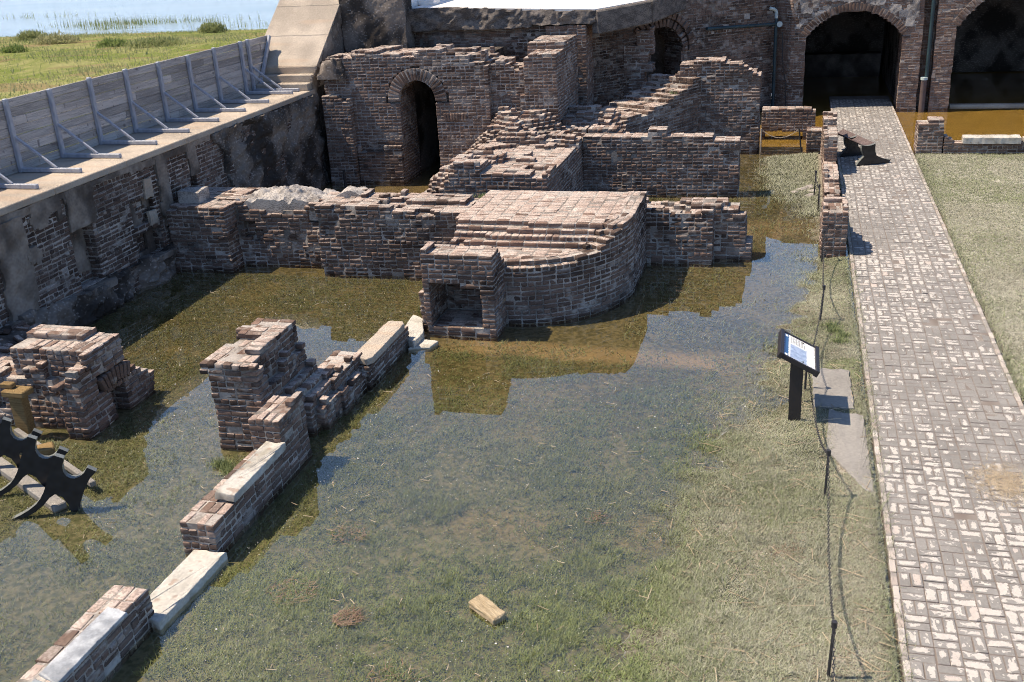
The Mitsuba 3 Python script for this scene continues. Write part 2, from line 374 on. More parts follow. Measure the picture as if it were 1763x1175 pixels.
CELL, CRS = .115, .079
def rotz(a):
    c, s = np.cos(a), np.sin(a); o = np.zeros_like(a)
    return np.stack([np.stack([c, -s, o], -1), np.stack([s, c, o], -1), np.stack([o, o, o + 1], -1)], -2)
def masonry(key, x0, y0, L, D, H, ang=0, zb=-.16, mask=None, mapf=None, tone=.35, spread=.26, weather=.6, rough=.35, drop=.03, far=False, n_parts=300, inset=.012, sides='fblrt'):
    """brickwork in English bond: x0, y0 the front left corner of the plan, ang the direction of its length, H(x, y) its broken top"""
    ns, nd = max(1, round(L / CELL)), max(1, round(D / CELL))
    cs, cd = L / ns, D / nd
    if mapf is None:
        ca, sa = math.cos(math.radians(ang)), math.sin(math.radians(ang))
        def mapf(s, d): return x0 + s * ca - d * sa, y0 + s * sa + d * ca, np.full(np.shape(s), math.radians(ang)), np.ones(np.shape(s))
    si, di = np.meshgrid((np.arange(ns) + .5) * cs, (np.arange(nd) + .5) * cd, indexing='ij')
    X, Y, _, _ = mapf(si, di)
    Hh = H(X, Y) if callable(H) else np.full(X.shape, float(H))
    nk = max(1, int(math.ceil((Hh.max() - zb) / CRS)) + 1)
    zk = zb + (np.arange(nk) + .5) * CRS
    occ = zk[None, None, :] <= Hh[..., None]
    if mask is not None:
        occ &= mask(X[..., None] + 0 * zk, Y[..., None] + 0 * zk, zk[None, None] + 0 * X[..., None])
    P = np.pad(occ, 1)
    ex = {'l': occ & ~P[:-2, 1:-1, 1:-1], 'r': occ & ~P[2:, 1:-1, 1:-1], 'f': occ & ~P[1:-1, :-2, 1:-1], 'b': occ & ~P[1:-1, 2:, 1:-1], 't': occ & ~P[1:-1, 1:-1, 2:], 'u': occ & ~P[1:-1, 1:-1, :-2]}
    # mortar bed: the exposed cell faces, drawn in a little
    quads, nrm = [], []
    corner = {'l': [(0, 0, 0), (0, 0, 1), (0, 1, 1), (0, 1, 0)], 'r': [(1, 0, 0), (1, 1, 0), (1, 1, 1), (1, 0, 1)], 'f': [(0, 0, 0), (1, 0, 0), (1, 0, 1), (0, 0, 1)],
              'b': [(0, 1, 0), (0, 1, 1), (1, 1, 1), (1, 1, 0)], 't': [(0, 0, 1), (1, 0, 1), (1, 1, 1), (0, 1, 1)], 'u': [(0, 0, 0), (0, 1, 0), (1, 1, 0), (1, 0, 0)]}
    dirs = {'l': (-1, 0, 0), 'r': (1, 0, 0), 'f': (0, -1, 0), 'b': (0, 1, 0), 't': (0, 0, 1), 'u': (0, 0, -1)}
    for k, e in ex.items():
        ii = np.argwhere(e)
        if k == 'u': ii = ii[ii[:, 2] > 0]
        if not len(ii): continue
        quads.append(ii[:, None, :] + np.array(corner[k])[None]); nrm.append(np.tile(dirs[k], (len(ii), 1)))
    Q, Nn = np.concatenate(quads), np.concatenate(nrm)
    lid = (Q[..., 0] * (nd + 1) + Q[..., 1]) * (nk + 2) + Q[..., 2]
    u, inv = np.unique(lid.ravel(), return_inverse=True)
    acc = np.zeros((len(u), 3))
    np.add.at(acc, inv.ravel(), np.repeat(Nn, 4, axis=0))
    vi = np.stack([u // ((nd + 1) * (nk + 2)), (u // (nk + 2)) % (nd + 1), u % (nk + 2)], 1).astype(float)
    loc = vi * np.array([cs, cd, CRS]) + np.array([0, 0, zb]) - np.sign(acc) * inset
    mx, my, _, _ = mapf(loc[:, 0], loc[:, 1])
    mv = np.c_[mx, my, loc[:, 2]]
    _, _, myaw, _ = mapf(loc[:, 0], loc[:, 1])
    sg = np.sign(acc); c_, s_ = np.cos(myaw), np.sin(myaw)
    wear = rough * np.maximum(meshkit.noise(mv * 2.3 + 11) - .5, 0) * .13 + rough * .010
    mv = mv - np.stack([(sg[:, 0] * c_ - sg[:, 1] * s_) * wear, (sg[:, 0] * s_ + sg[:, 1] * c_) * wear, 0 * wear], 1) + rng.normal(0, .0022, mv.shape)
    fq = inv.reshape(-1, 4)
    part(key, 'mortar', mikit.ply((mv, np.vstack([fq[:, [0, 1, 2]], fq[:, [0, 2, 3]]])), 'mortar_mat'))
    # bricks
    out = []
    I, J = np.meshgrid(np.arange(ns), np.arange(nd), indexing='ij')
    for k in range(nk):
        o = occ[:, :, k]
        if not o.any(): continue
        e = {q: ex[q][:, :, k] for q in 'lrfbt'}
        vis = o & (e['l'] | e['r'] | e['f'] | e['b'] | e['t'])
        header = k % 3 == 1
        if header: ga, gb = I, (J + (k // 3) % 2 * 0) // 2
        else: ga, gb = (I + (k % 3 == 2) + (k // 3) % 2) // 2, J
        gid = ga * 100000 + gb
        ug, gi = np.unique(gid[o], return_inverse=True); gi = gi.ravel()
        n = np.bincount(gi)
        cen = np.stack([np.bincount(gi, si[o]), np.bincount(gi, di[o])], 1) / n[:, None]
        fl = {q: np.bincount(gi, e[q][o]) > 0 for q in 'lrfbt'}
        out.append((cen, n, np.full(len(n), k), np.full(len(n), header), fl))
    if not out: return
    cen = np.vstack([x[0] for x in out]); n = np.concatenate([x[1] for x in out]); kk = np.concatenate([x[2] for x in out]); hd = np.concatenate([x[3] for x in out])
    fl = {q: np.concatenate([x[4][q] for x in out]) for q in 'lrfbt'}
    px, py, yaw, scl = mapf(cen[:, 0], cen[:, 1])
    C = np.c_[px, py, zk[kk]]
    dx, dy = np.cos(yaw), np.sin(yaw)
    nr = {'r': np.c_[dx, dy, 0 * dx], 'l': np.c_[-dx, -dy, 0 * dx], 'f': np.c_[dy, -dx, 0 * dx], 'b': np.c_[-dy, dx, 0 * dx], 't': np.tile([0, 0, 1.], (len(dx), 1))}
    view = CAM - C; view /= np.linalg.norm(view, axis=1, keepdims=True)
    Ls = np.where(hd, cs * scl, n * cs * scl); Ds = np.where(hd, n * cd, cd)
    fa = {'l': Ds * CRS, 'r': Ds * CRS, 'f': Ls * CRS, 'b': Ls * CRS, 't': Ls * Ds}
    area = sum(np.where(fl[q], np.maximum((nr[q] * view).sum(1), 0) * fa[q], 0) for q in 'lrfbt')
    keep = (area > 1e-5) & (rng.random(len(C)) > np.where(fl['t'], drop * 2.5, drop * .6))
    push = np.zeros_like(C)
    nz = meshkit.noise(C * 2.3 + 11)
    rec = rough * (np.maximum(nz - .5, 0) * .13 + rng.random(len(C)) * .012) - .003
    for q in 'lrfb': push -= nr[q] * (fl[q] * rec)[:, None]
    C = C + push + np.c_[np.zeros((len(C), 2)), rng.normal(0, .0025 + .002 * rough, len(C))]
    joint = .0112
    S = np.c_[Ls - joint, Ds - joint, np.full(len(C), CRS - joint)] + rng.normal(0, .0025, (len(C), 3))
    R = rotz(yaw + rng.normal(0, .006 + .012 * rough, len(C)))
    # long axis of the template is x: turn headers so that it follows their length
    turn = hd & (n == 2)
    Rz = rotz(np.where(turn, np.pi / 2, 0.))
    S2 = np.where(turn[:, None], S[:, [1, 0, 2]], S)
    R = R @ Rz
    tl = np.array([0.02, .01]) * rough
    tone_ = np.clip(tone + spread * rng.normal(size=len(C)) * .66 + .25 * (meshkit.noise(C * .9 + 40) - .5), .01, .99)
    wea = np.clip(weather + .35 * rng.normal(size=len(C)), 0, 1)
    i = keep
    emit_bricks(key, C[i], S2[i], R[i], tone_[i], wea[i], n_parts, far, area[i])

def nz2(x, y, s=1., seed=0): return meshkit.noise(np.stack([np.asarray(x) * s, np.asarray(y) * s, np.zeros(np.shape(x)) + .37 * seed], -1), seed)
def ip(v, *kv): return np.interp(v, [a for a, _ in kv], [b for _, b in kv])
def soldiers(key, cx, cz, y, r0, a0, a1, n, rlen=.22, depth=.14, tone=.45):
    """a ring of arch bricks set on edge round (cx, cz) in a wall that faces -y"""
    aa = np.linspace(a0, a1, n + 1)
    ann = Polygon(np.r_[np.c_[np.cos(aa), np.sin(aa)] * (r0 + .004), (np.c_[np.cos(aa), np.sin(aa)] * (r0 + rlen - .004))[::-1]])
    am = trimesh.creation.extrude_polygon(ann, depth, engine='earcut')
    am.apply_transform(np.array([[1, 0, 0, cx], [0, 0, 1, y + .002], [0, 1, 0, cz], [0, 0, 0, 1.]]))
    part(key, 'arch_mortar', mikit.ply(am, 'mortar_mat'))
    C, S, R = [], [], []
    for i in range(n):
        a = a0 + (a1 - a0) * (i + .5) / n
        r = r0 + rlen / 2
        C.append([cx + r * math.cos(a), y + depth / 2 - .012, cz + r * math.sin(a)])
        S.append([rlen - .012, depth, abs(a1 - a0) / n * (r0 + rlen * .45) - .012])
        c, s = math.cos(a), math.sin(a)
        R.append(np.array([[c, 0, -s], [0, 1, 0], [s, 0, c]]))
    N = len(C); C = np.array(C)
    emit_bricks(key, C, np.array(S), np.array(R), np.clip(tone + .15 * rng.normal(size=N), .05, .95), rng.random(N), 300, pname='arch_brick')

def plate(key, name, mat, keepf, a0, a1, z0, z1, at, ang, thick=.02, res=.05, rough=.01, label=None, bulge=0):
    """a facing that lies on a wall: a runs along the wall (direction ang from +x, starting at point at), kept where keepf(a, z)"""
    na, nzz = int((a1 - a0) / res) + 1, int((z1 - z0) / res) + 1
    A, Z = np.meshgrid(a0 + np.arange(na + 1) * res, z0 + np.arange(nzz + 1) * res, indexing='ij')
    ac, zc = (A[:-1, :-1] + res / 2), (Z[:-1, :-1] + res / 2)
    K = keepf(ac, zc)
    ca, sa = math.cos(math.radians(ang)), math.sin(math.radians(ang))
    wob = (meshkit.noise(np.stack([A * 8, Z * 8, 0 * A], -1)) - .5) * res * .9
    A2, Z2 = A + wob, Z + (meshkit.noise(np.stack([A * 8, Z * 8, 0 * A + 5], -1)) - .5) * res * .9
    out = thick + rough * 2 * (meshkit.noise(np.stack([A * 11, Z * 11, 0 * A + 2], -1)) - .5) + rough * 3 * (meshkit.noise(np.stack([A * 3, Z * 3, 0 * A + 7], -1)) - .5) + bulge
    def pos(o): return np.stack([at[0] + A2 * ca + o * sa, at[1] + A2 * sa - o * ca, Z2], -1).reshape(-1, 3)
    v = np.vstack([pos(out), pos(np.full(A.shape, -.03))]); n1 = A.size
    ix = np.arange(A.size).reshape(A.shape); f = []
    for i, j in np.argwhere(K):
        q = [ix[i, j], ix[i + 1, j], ix[i + 1, j + 1], ix[i, j + 1]]
        f += [[q[0], q[1], q[2]], [q[0], q[2], q[3]]]
        for (di, dj, e0, e1) in ((0, -1, 0, 1), (1, 0, 1, 2), (0, 1, 2, 3), (-1, 0, 3, 0)):
            ii, jj = i + di, j + dj
            if not (0 <= ii < K.shape[0] and 0 <= jj < K.shape[1] and K[ii, jj]):
                a, b = q[e0], q[e1]
                f += [[b, a, a + n1], [b, a + n1, b + n1]]
    if not f: return
    m = trimesh.Trimesh(v, np.array(f), process=False); m.remove_unreferenced_vertices()
    part(key, name, mikit.ply(m, mat, smooth=40), label)

def heap(x0, x1, y0, y1, zf, res=.05, base=-.2):
    """a rough mass whose top is zf(x, y); None below base"""
    nx, ny = int((x1 - x0) / res) + 1, int((y1 - y0) / res) + 1
    X, Y = np.meshgrid(np.linspace(x0, x1, nx), np.linspace(y0, y1, ny), indexing='ij')
    Z = zf(X, Y)
    v = np.stack([X, Y, Z], -1).reshape(-1, 3); ix = np.arange(nx * ny).reshape(nx, ny)
    f = np.stack([ix[:-1, :-1], ix[1:, :-1], ix[1:, 1:], ix[:-1, 1:]], -1).reshape(-1, 4)
    f = np.vstack([f[:, [0, 1, 2]], f[:, [0, 2, 3]]])
    ring = np.concatenate([ix[:, 0], ix[-1, 1:], ix[-2::-1, -1], ix[0, -2:0:-1]])
    b = v[ring].copy(); b[:, 2] = base; n0 = len(v); v = np.vstack([v, b]); n = len(ring)
    s = [[ring[i], n0 + i, n0 + (i + 1) % n] for i in range(n)] + [[ring[i], n0 + (i + 1) % n, ring[(i + 1) % n]] for i in range(n)]
    return trimesh.Trimesh(v, np.vstack([f, s]), process=False)

def sm(a, b, x):
    t = np.clip((x - a) / (b - a), 0, 1); return t * t * (3 - 2 * t)

# ------------------------------------------------------------------ ground, water, sea
def shore_x(y): return ip(y, (4, -.9), (7, -.75), (10, -.7), (12, -.4), (14, -.05), (16, .25), (18.5, .45), (21, .55), (22.3, .3), (23.3, -.3), (25, -.55), (27, -.5), (28, 2.))
def ground_z(x, y):
    n = nz2(x, y, 1.1, 3) - .5; n2 = nz2(x, y, 4.2, 5) - .5; n3 = nz2(x, y, 13., 6) - .5
    t = (x - shore_x(y) + .8 * n + .25 * n2)
    z = np.where(t < 0, -.055 * np.tanh(-t / .8), .055 * np.tanh(t / .55)) + .02 * n2 + .012 * n3
    left = sm(-5.9, -6.4, x) * sm(14, 11, y)
    z = z + left * (.028 + .03 * n)
    z = z + .022 * sm(9.4, 7.4, y) * sm(.2, -1.2, x) * sm(-5.6, -4.6, x)
    z = np.where((x > 2.9) & (y < 27.35), .05 + .025 * n2 + .012 * n3, z)
    z = np.where((x > 2.9) & (y >= 27.35), -.07 + .02 * n, z)
    z = np.where((x < -6.6) & (y > 17.9), -.09 + .03 * n, z)
    z = np.where((y > 27.6) & (x < 1.1), -.07, z)
    z = np.where((x > 1.06) & (x < 2.98), -.05, z)
    z = np.where((x > .40) & (x < 1.06) & (y > 10.25) & (y < 13.62), np.minimum(z, .050 + .012 * n3), z)
    return z
def grid_axis(segs): return np.unique(np.round(np.concatenate([np.arange(a, b, s) for a, b, s in segs] + [[segs[-1][1]]]), 4))
gx = grid_axis([(-600, -60, 60), (-60, -14, 2.), (-14, -11.6, .4), (-11.6, 7., .07), (7, 14, .5), (14, 40, 4), (40, 600, 80)])
gy = grid_axis([(-40, 4, 4), (4, 18, .07), (18, 28, .1), (28, 45, .8), (45, 100, 2.5), (100, 1000, 100)])
GX, GY = np.meshgrid(gx, gy, indexing='ij')
def world_z(x, y):
    court = ground_z(x, y)
    n = nz2(x, y, .22, 9) - .5
    bank = ip(y, (0, 1.05), (30, 1.0), (50, .75), (60, .35), (66, .02), (72, -.35), (90, -1.2)) + .25 * n * sm(70, 50, y)
    return np.where(x < -12.3, bank, np.where((y > 37) & (x > -12.3), np.where(y > 60, -1.5, -.1), court))
GZ = world_z(GX, GY)
def sheet(X, Y, Z):
    nx, ny = X.shape
    ix = np.arange(nx * ny).reshape(nx, ny)
    f = np.stack([ix[:-1, :-1], ix[1:, :-1], ix[1:, 1:], ix[:-1, 1:]], -1).reshape(-1, 4)
    return np.stack([X, Y, Z], -1).reshape(-1, 3), np.vstack([f[:, [0, 1, 2]], f[:, [0, 2, 3]]])
k = int(np.searchsorted(gx, -12.3)); 
struct('ground', sheet(GX[k - 1:], GY[k - 1:], GZ[k - 1:]), 'ground_mat', smooth=True)
struct('grass_bank', sheet(GX[:k], GY[:k], GZ[:k]), 'bank_mat', smooth=True)
wx, wy = np.arange(-11.8, 12.01, .14), np.arange(2., 41.01, .14)
WX, WY = np.meshgrid(wx, wy, indexing='ij')
WZ = .0016 * (nz2(WX, WY, 1.7, 1) - .5) + .0009 * (nz2(WX, WY, 4.5, 2) - .5)
struct('water', sheet(WX, WY, WZ), 'water_mat', smooth=True)
SX, SY = np.meshgrid(grid_axis([(-1500, -100, 200), (-100, -12.8, 8)]), grid_axis([(52, 140, 8), (140, 1600, 200)]), indexing='ij')
struct('sea', sheet(SX, SY, 0 * SX), 'sea_mat', smooth=True)

# ------------------------------------------------------------------ sea wall
sw = thing('sea_wall', 'long brick sea wall with patches of plaster and a pale concrete ledge along its top', 'wall')
def swmask(x, y, z):
    m = np.ones(np.broadcast(x, y, z).shape, bool)
    deep = x > -11.86
    m &= ~(deep & (y > 14.22) & (y < 14.78) & (z > .52) & (z < 1.55))
    m &= ~(deep & (y > 15.95) & (y < 16.68) & (z > .47) & (z < .95))
    m &= ~((x > -11.95) & (y > 17.95) & (y < 18.2) & (z > 1.36) & (z < 1.55))
    m &= ~((x > -11.74) & (y > 15.95) & (y < 16.62) & (z > 1.1) & (z < 1.6))
    return m
masonry(sw, -11.6, 9.0, 15.2, .69, 2.24, ang=90, mask=swmask, tone=.20, spread=.14, weather=.2, rough=.40, drop=.006)
def band(a, z): return z > 2.06 + .16 * nz2(a, z, 1.5, 4) - .35 * sm(14.1, 14.3, a) * sm(15, 14.8, a) - .2 * sm(16.8, 17.1, a) * sm(17.3, 17.1, a) - .5 * sm(12.9, 12.5, a)
sa = (-11.6, 0)
plate(sw, 'plaster_band', 'plaster_mat', lambda a, z: band(a, z) & (a < 18.9), 9.0, 19.0, 1.3, 2.24, sa, 90, .022)
plate(sw, 'plaster_patch', 'plaster_mat', lambda a, z: (np.abs(a - 12.75 - .06 * (z - 1)) < .27 + .12 * nz2(a, z, 3, 8)) & (z > .62), 12.2, 13.3, .5, 2.1, sa, 90, .05, rough=.02)
plate(sw, 'plaster_patch', 'plaster_mat', lambda a, z: (z > 1.72 + .3 * nz2(a, z, 5, 3)) & (a > 13.25 + .2 * nz2(a, z, 4, 1)), 13.2, 14.0, 1.6, 2.2, sa, 90, .03)
plate(sw, 'plaster_patch', 'plaster_mat', lambda a, z: (a > 14.2) & (a < 14.9) & (z > 1.53 + .06 * nz2(a, z, 6, 2)), 14.15, 14.95, 1.45, 2.2, sa, 90, .03)
plate(sw, 'plaster_patch', 'plaster_mat', lambda a, z: (a < 14.70 + .1 * nz2(a, z, 5, 2)), 14.22, 14.8, .72, 1.56, (-11.84, 0), 90, .02)
plate(sw, 'plaster_patch', 'plaster_mat', lambda a, z: np.hypot((a - 13.18) / .16, (z - 1.45) / .13) < .8 + .4 * nz2(a, z, 7, 2), 12.95, 13.4, 1.2, 1.7, sa, 90, .06, rough=.02)
plate(sw, 'plaster_patch', 'plaster_mat', lambda a, z: (a > 16.42) | (z < .56), 15.98, 16.66, .47, .98, (-11.80, 0), 90, .02, label='pale plaster slab left in a small opening')
plate(sw, 'plaster_patch', 'plaster_mat', lambda a, z: nz2(a, z, 4, 5) > .4, 15.95, 16.65, 1.08, 1.62, (-11.72, 0), 90, .02)
plate(sw, 'plaster_patch', 'concrete_mat', lambda a, z: (z > 1.56) | (z < 1.28), 16.38, 16.62, 1.05, 1.85, sa, 90, .03)
plate(sw, 'plaster_patch', 'plaster_mat', lambda a, z: (np.abs(a - 17.02) < .13 + .08 * nz2(a, z, 4, 5)), 16.8, 17.2, .9, 2.2, sa, 90, .03)
plate(sw, 'plaster_patch', 'plaster_mat', lambda a, z: (np.abs(a - 18.14) < .11 + .08 * nz2(a, z, 5, 6)) & (z > 1.6), 17.9, 18.4, 1.5, 2.2, sa, 90, .03)
plate(sw, 'tabby_facing', 'tabby_mat', lambda a, z: (a > 19.0 + .5 * nz2(a, z, 2.2, 5) - .3 * (z - 1.5)), 18.6, 24.1, -.1, 2.24, sa, 90, .05, rough=.055, label='dark rough shell concrete facing at the far end')
plate(sw, 'rubble_footing', 'tabby_mat', lambda a, z: z < .40 + .2 * nz2(a, z, 3, 6) + .10 * sm(15.5, 13, a), 9.0, 19.5, -.15, .75, sa, 90, .09, rough=.085, label='rough rubble footing at the water line')
for (a, b, z0, z1) in ((14.12, 14.95, .40, .52), (15.86, 16.86, .37, .47)):
    m = slab([(-11.64, a), (-11.44, a + .05), (-11.42, b - .04), (-11.64, b)], z0, z1, .02, .02)
    part(sw, 'window_sill', mikit.ply(m, 'plaster_mat', smooth=40), 'broken pale stone sill')
# ledge in cast lengths
for i in range(8):
    y0 = 8.0 + i * 2.0; y1 = y0 + 2.0 - .012
    if i == 7: y1 = 24.0
    m = cb(-13.2, -11.56, y0, y1, 2.245, 2.36, .012)
    part(sw, 'ledge_slab', mikit.ply(m, 'concrete_mat'))
part(sw, 'ledge_core', mikit.ply(bxm(-13.15, -12.3, 8, 24, .4, 2.244), 'concrete_mat'))

# flood fence on the ledge
ff = thing('flood_fence', 'blue grey board fence braced along the ledge of the sea wall', 'fence')
PY = [12.75 + .0, 13.9, 15.03, 16.18, 17.35, 18.52, 19.7, 20.87, 22.0, 23.25, 23.62]
for r in range(8):
    y = 8.6 + (r * 1.37) % 2.3
    while y < 24.75:
        y1 = min(y + 2.33 * (2 if rng.random() < .3 else 1), 24.8)
        h = .156
        v, f = cbox(.04, y1 - y - .006, h - rng.uniform(.004, .012), .004)
        m = trimesh.Trimesh(v + [-13.085 + rng.uniform(-.004, .004), (y + y1) / 2, 2.362 + h * (r + .5)], f, process=False)
        part(ff, 'board', mikit.ply(m, 'board_mat', uv=np.tile([rng.random(), rng.random()], (len(v), 1))))
        y = y1
for y in [10.4, 11.6] + PY:
    part(ff, 'post', mikit.ply(cb(-13.06, -12.98, y - .042, y + .042, 2.362, 3.63 + rng.uniform(-.02, .02), .012), 'post_mat'))
    part(ff, 'base_rail', mikit.ply(beam((-12.98, y, 2.405), (-11.8, y, 2.405), .075, .075), 'post_mat'))
    part(ff, 'brace', mikit.ply(beam((-12.99, y, 2.98), (-12.28, y, 2.44), .04, .045), 'post_mat'))
part(ff, 'end_brace', mikit.ply(beam((-13.0, 24.75, 3.6), (-13.0, 23.95, 2.5), .07, .09), 'post_mat'))

# steps and ramp
rp = thing('concrete_ramp', 'broad pale concrete ramp climbing from the end of the sea wall ledge', 'ramp')
for i, (z, y) in enumerate(((2.53, 23.72), (2.70, 24.02), (2.87, 24.32))):
    part(rp, 'step', mikit.ply(cb(-13.42, -11.62, y, 24.75, z - .172, z, .012), 'concrete_mat'))
def ramp_slab(y0, y1, x0, x1):
    s = .73; z0, z1 = 2.88 + (y0 - 24.34) * s, 2.88 + (y1 - 24.34) * s
    v = np.array([[x0, y0, z0], [x1, y0, z0], [x1, y1, z1], [x0, y1, z1], [x0, y0, z0 - .35], [x1, y0, z0 - .35], [x1, y1, z1 - .35], [x0, y1, z1 - .35]])
    f = np.array([[0, 1, 2], [0, 2, 3], [4, 6, 5], [4, 7, 6], [0, 4, 5], [0, 5, 1], [1, 5, 6], [1, 6, 2], [2, 6, 7], [2, 7, 3], [3, 7, 4], [3, 4, 0]])
    return trimesh.Trimesh(v, f, process=False)
for i in range(6):
    part(rp, 'ramp_slab', mikit.ply(ramp_slab(24.34 + i * .9, 24.34 + (i + 1) * .9 - .012, -13.4, -11.6), 'concrete_mat'))
rz = Polygon([(23.9, -.2), (23.9, 2.3), (24.36, 2.72), (30, 6.8), (30, -.2)])
m = trimesh.creation.extrude_polygon(rz, 1.72, engine='earcut')
m.apply_transform(np.array([[0, 0, 1, -13.36], [1, 0, 0, 0], [0, 1, 0, 0], [0, 0, 0, 1.]]))
part(rp, 'flank_wall', mikit.ply(m, 'tabby_mat'), 'dark stained side wall under the ramp')
plate(rp, 'plaster_edge', 'plaster_mat', lambda a, z: (z > 2.3 + (a - 24.3) * .73 + .15 * nz2(a, z, 3, 2)) & (z < 2.80 + (a - 24.3) * .73), 23.95, 27.5, 2.0, 5.2, (-11.62, 0), 90, .03, rough=.015)

# stucco wall behind the arch wall, under the white hut
st = thing('stucco_wall', 'dark stained stucco wall between the ramp and the high brick wall', 'wall')
part(st, 'wall_body', mikit.ply(bxm(-11.58, -9.92, 26.2, 27.0, -.2, 5.4), 'tabby_mat'))
plate(st, 'stucco_facing', 'tabby_mat', lambda a, z: a < 99, -11.6, -9.9, 2.6, 5.3, (0, 26.2), 0, .03, rough=.02, res=.08)

# ------------------------------------------------------------------ arch wall
aw = thing('arch_wall', 'tall brick wall pierced by a narrow round arched doorway', 'wall')
DC, DR, DS = -8.92, .46, 2.05
def awmask(x, y, z):
    open_ = (np.abs(x - DC) < DR) & (z < DS) | ((np.hypot(x - DC, (z - DS)) < DR) & (z >= DS)) | ((np.abs(x - DC) < .11) & (z > 2.3) & (z < 2.66) & (y < 24.35))
    ring = (np.hypot(x - DC, z - DS) < DR + .30) & (z >= DS - .05) & (y < 24.22)
    lower = (y < 24.32) & (x > -7.1) & (x < -6.15)
    return ~(open_ | ring | lower)
def awH(x, y):
    h = ip(x, (-11.4, 2.95), (-10.9, 3.02), (-10.5, 3.14), (-8.4, 3.16), (-8.0, 3.08), (-7.2, 3.05), (-7.1, 2.84), (-6.4, 2.78))
    return h - .10 * (nz2(x, y, 3.1, 2) > .62) * (x > -10.4) + .08 * (nz2(x, y, 2., 3) > .6)
masonry(aw, -11.35, 24.1, 5.2, 1.15, awH, mask=awmask, tone=.42, spread=.17, weather=.75, rough=.12, drop=.004)
soldiers(aw, DC, DS, 24.1, DR, math.pi * 1.02, -.02 * math.pi, 23, .30, .12, .40)
for i in range(8):   # flat arch of a blocked opening
    x = -8.22 + i * .072
    m = np.eye(4); m[:3, :3] = np.array([[math.cos(.05 * (i - 4)), 0, math.sin(.05 * (i - 4))], [0, 1, 0], [-math.sin(.05 * (i - 4)), 0, math.cos(.05 * (i - 4))]]) * np.array([.062, .1, .2]); m[:3, 3] = (x, 24.135, 1.62)
    part(aw, 'arch_brick', {**VAR[int(rng.integers(10, 40))][2], 'to_world': T(m)})
# pilaster at the left end and passage behind the doorway
masonry(aw, -11.35, 23.86, .75, .24, lambda x, y: ip(x, (-11.4, 2.25), (-10.6, 2.05)) + .2 * (nz2(x, y, 5) - .5), tone=.33, spread=.14, rough=.35, weather=.4, n_parts=0)
masonry(aw, -10.6, 23.98, 1.2, .12, lambda x, y: .92 - .12 * (nz2(x, y, 6) > .5), tone=.33, rough=.4, weather=.5, n_parts=0)
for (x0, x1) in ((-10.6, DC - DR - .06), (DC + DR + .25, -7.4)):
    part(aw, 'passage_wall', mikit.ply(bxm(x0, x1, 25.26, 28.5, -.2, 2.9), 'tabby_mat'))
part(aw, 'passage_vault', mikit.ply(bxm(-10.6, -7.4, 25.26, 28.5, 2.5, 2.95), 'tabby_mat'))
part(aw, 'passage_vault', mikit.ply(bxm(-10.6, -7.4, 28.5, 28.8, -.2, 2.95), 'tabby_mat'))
bl = single('broken_masonry_lump', heap(-11.42, -10.74, 23.9, 24.42, lambda x, y: 2.66 + .42 * np.sqrt(np.clip(1 - ((x + 11.07) / .36) ** 2 - ((y - 24.16) / .28) ** 2, 0, 1)) * (.7 + .5 * nz2(x, y, 6, 3)) + .12 * nz2(x, y, 11), .03, 2.60), 'tabby_mat', 'rough grey lump of masonry at the left end of the arch wall top', 'rubble', smooth=40)

# pillar and its returns at the right end of the arch wall
pl = thing('brick_pillar', 'pale washed brick pillar standing right of the arched doorway', 'pillar')
def plH(x, y): return np.where(y > 25.0, 3.22, 3.06) - .09 * (nz2(x, y, 4, 2) > .66) - 1.1 * sm(-6.12, -6.3, x) * (nz2(x, y, 5, 3) * .6 + .6) * (y < 25)
masonry(pl, -6.32, 24.1, .92, 2.5, plH, tone=.40, spread=.2, weather=.95, rough=.2)
lw = thing('low_pier', 'lower broken brick pier behind the pale washed pillar', 'pier')
masonry(lw, -5.95, 26.7, .75, 1.0, lambda x, y: 2.55 - .5 * sm(-5.6, -5.2, x) + .2 * (nz2(x, y, 5) - .5), tone=.36, weather=.6, rough=.4, far=True)

# high wall behind with its dark coping, and the pilaster at its right end
hw = thing('high_brick_wall', 'ruined high brick wall below a thick dark coping, behind the arch wall', 'wall')
masonry(hw, -10.0, 27.0, 3.75, .6, lambda x, y: 3.45 + 0 * x, zb=1.2, tone=.36, spread=.24, weather=.6, rough=1.1, drop=.08, far=True)
masonry(hw, -6.25, 26.75, 1.05, .95, 3.42, zb=.2, tone=.48, spread=.16, weather=.7, rough=.12, far=True, n_parts=120)
def copz(a, z): return (z > 3.34 + .08 * nz2(a, z, 2.5, 6) + .1 * sm(-7.2, -6.4, a)) & (z < 3.98 - .19 * sm(-9.6, -5.2, a))
plate(hw, 'coping', 'asphalt_mat', copz, -10.0, -5.0, 3.2, 4.05, (0, 26.9), 0, .12, rough=.05, res=.045, label='thick dark weathered coping')
part(hw, 'coping_back', mikit.ply(bxm(-10.0, -5.0, 27.05, 27.7, 3.4, 3.72), 'asphalt_mat'))
dk = thing('white_deck', 'brilliant white flat roof behind the dark coping', 'roof')
v = np.array([[-9.9, 26.95, 3.985], [-5.0, 26.95, 3.80], [-4.2, 29.4, 3.84], [-3.2, 33, 3.86], [-3.2, 60, 3.9], [-14, 60, 4.0], [-9.9, 60, 4.0]])
dv = np.array([[-9.9, 26.95, 3.985], [-7.5, 26.95, 3.90], [-5.0, 26.95, 3.80], [-3.9, 28.5, 3.86], [-3.2, 33, 3.86], [-3.2, 60, 3.9], [-9.9, 60, 4.05]])
f = [[0, 1, 6], [1, 2, 6], [2, 3, 6], [3, 4, 6], [4, 5, 6]]
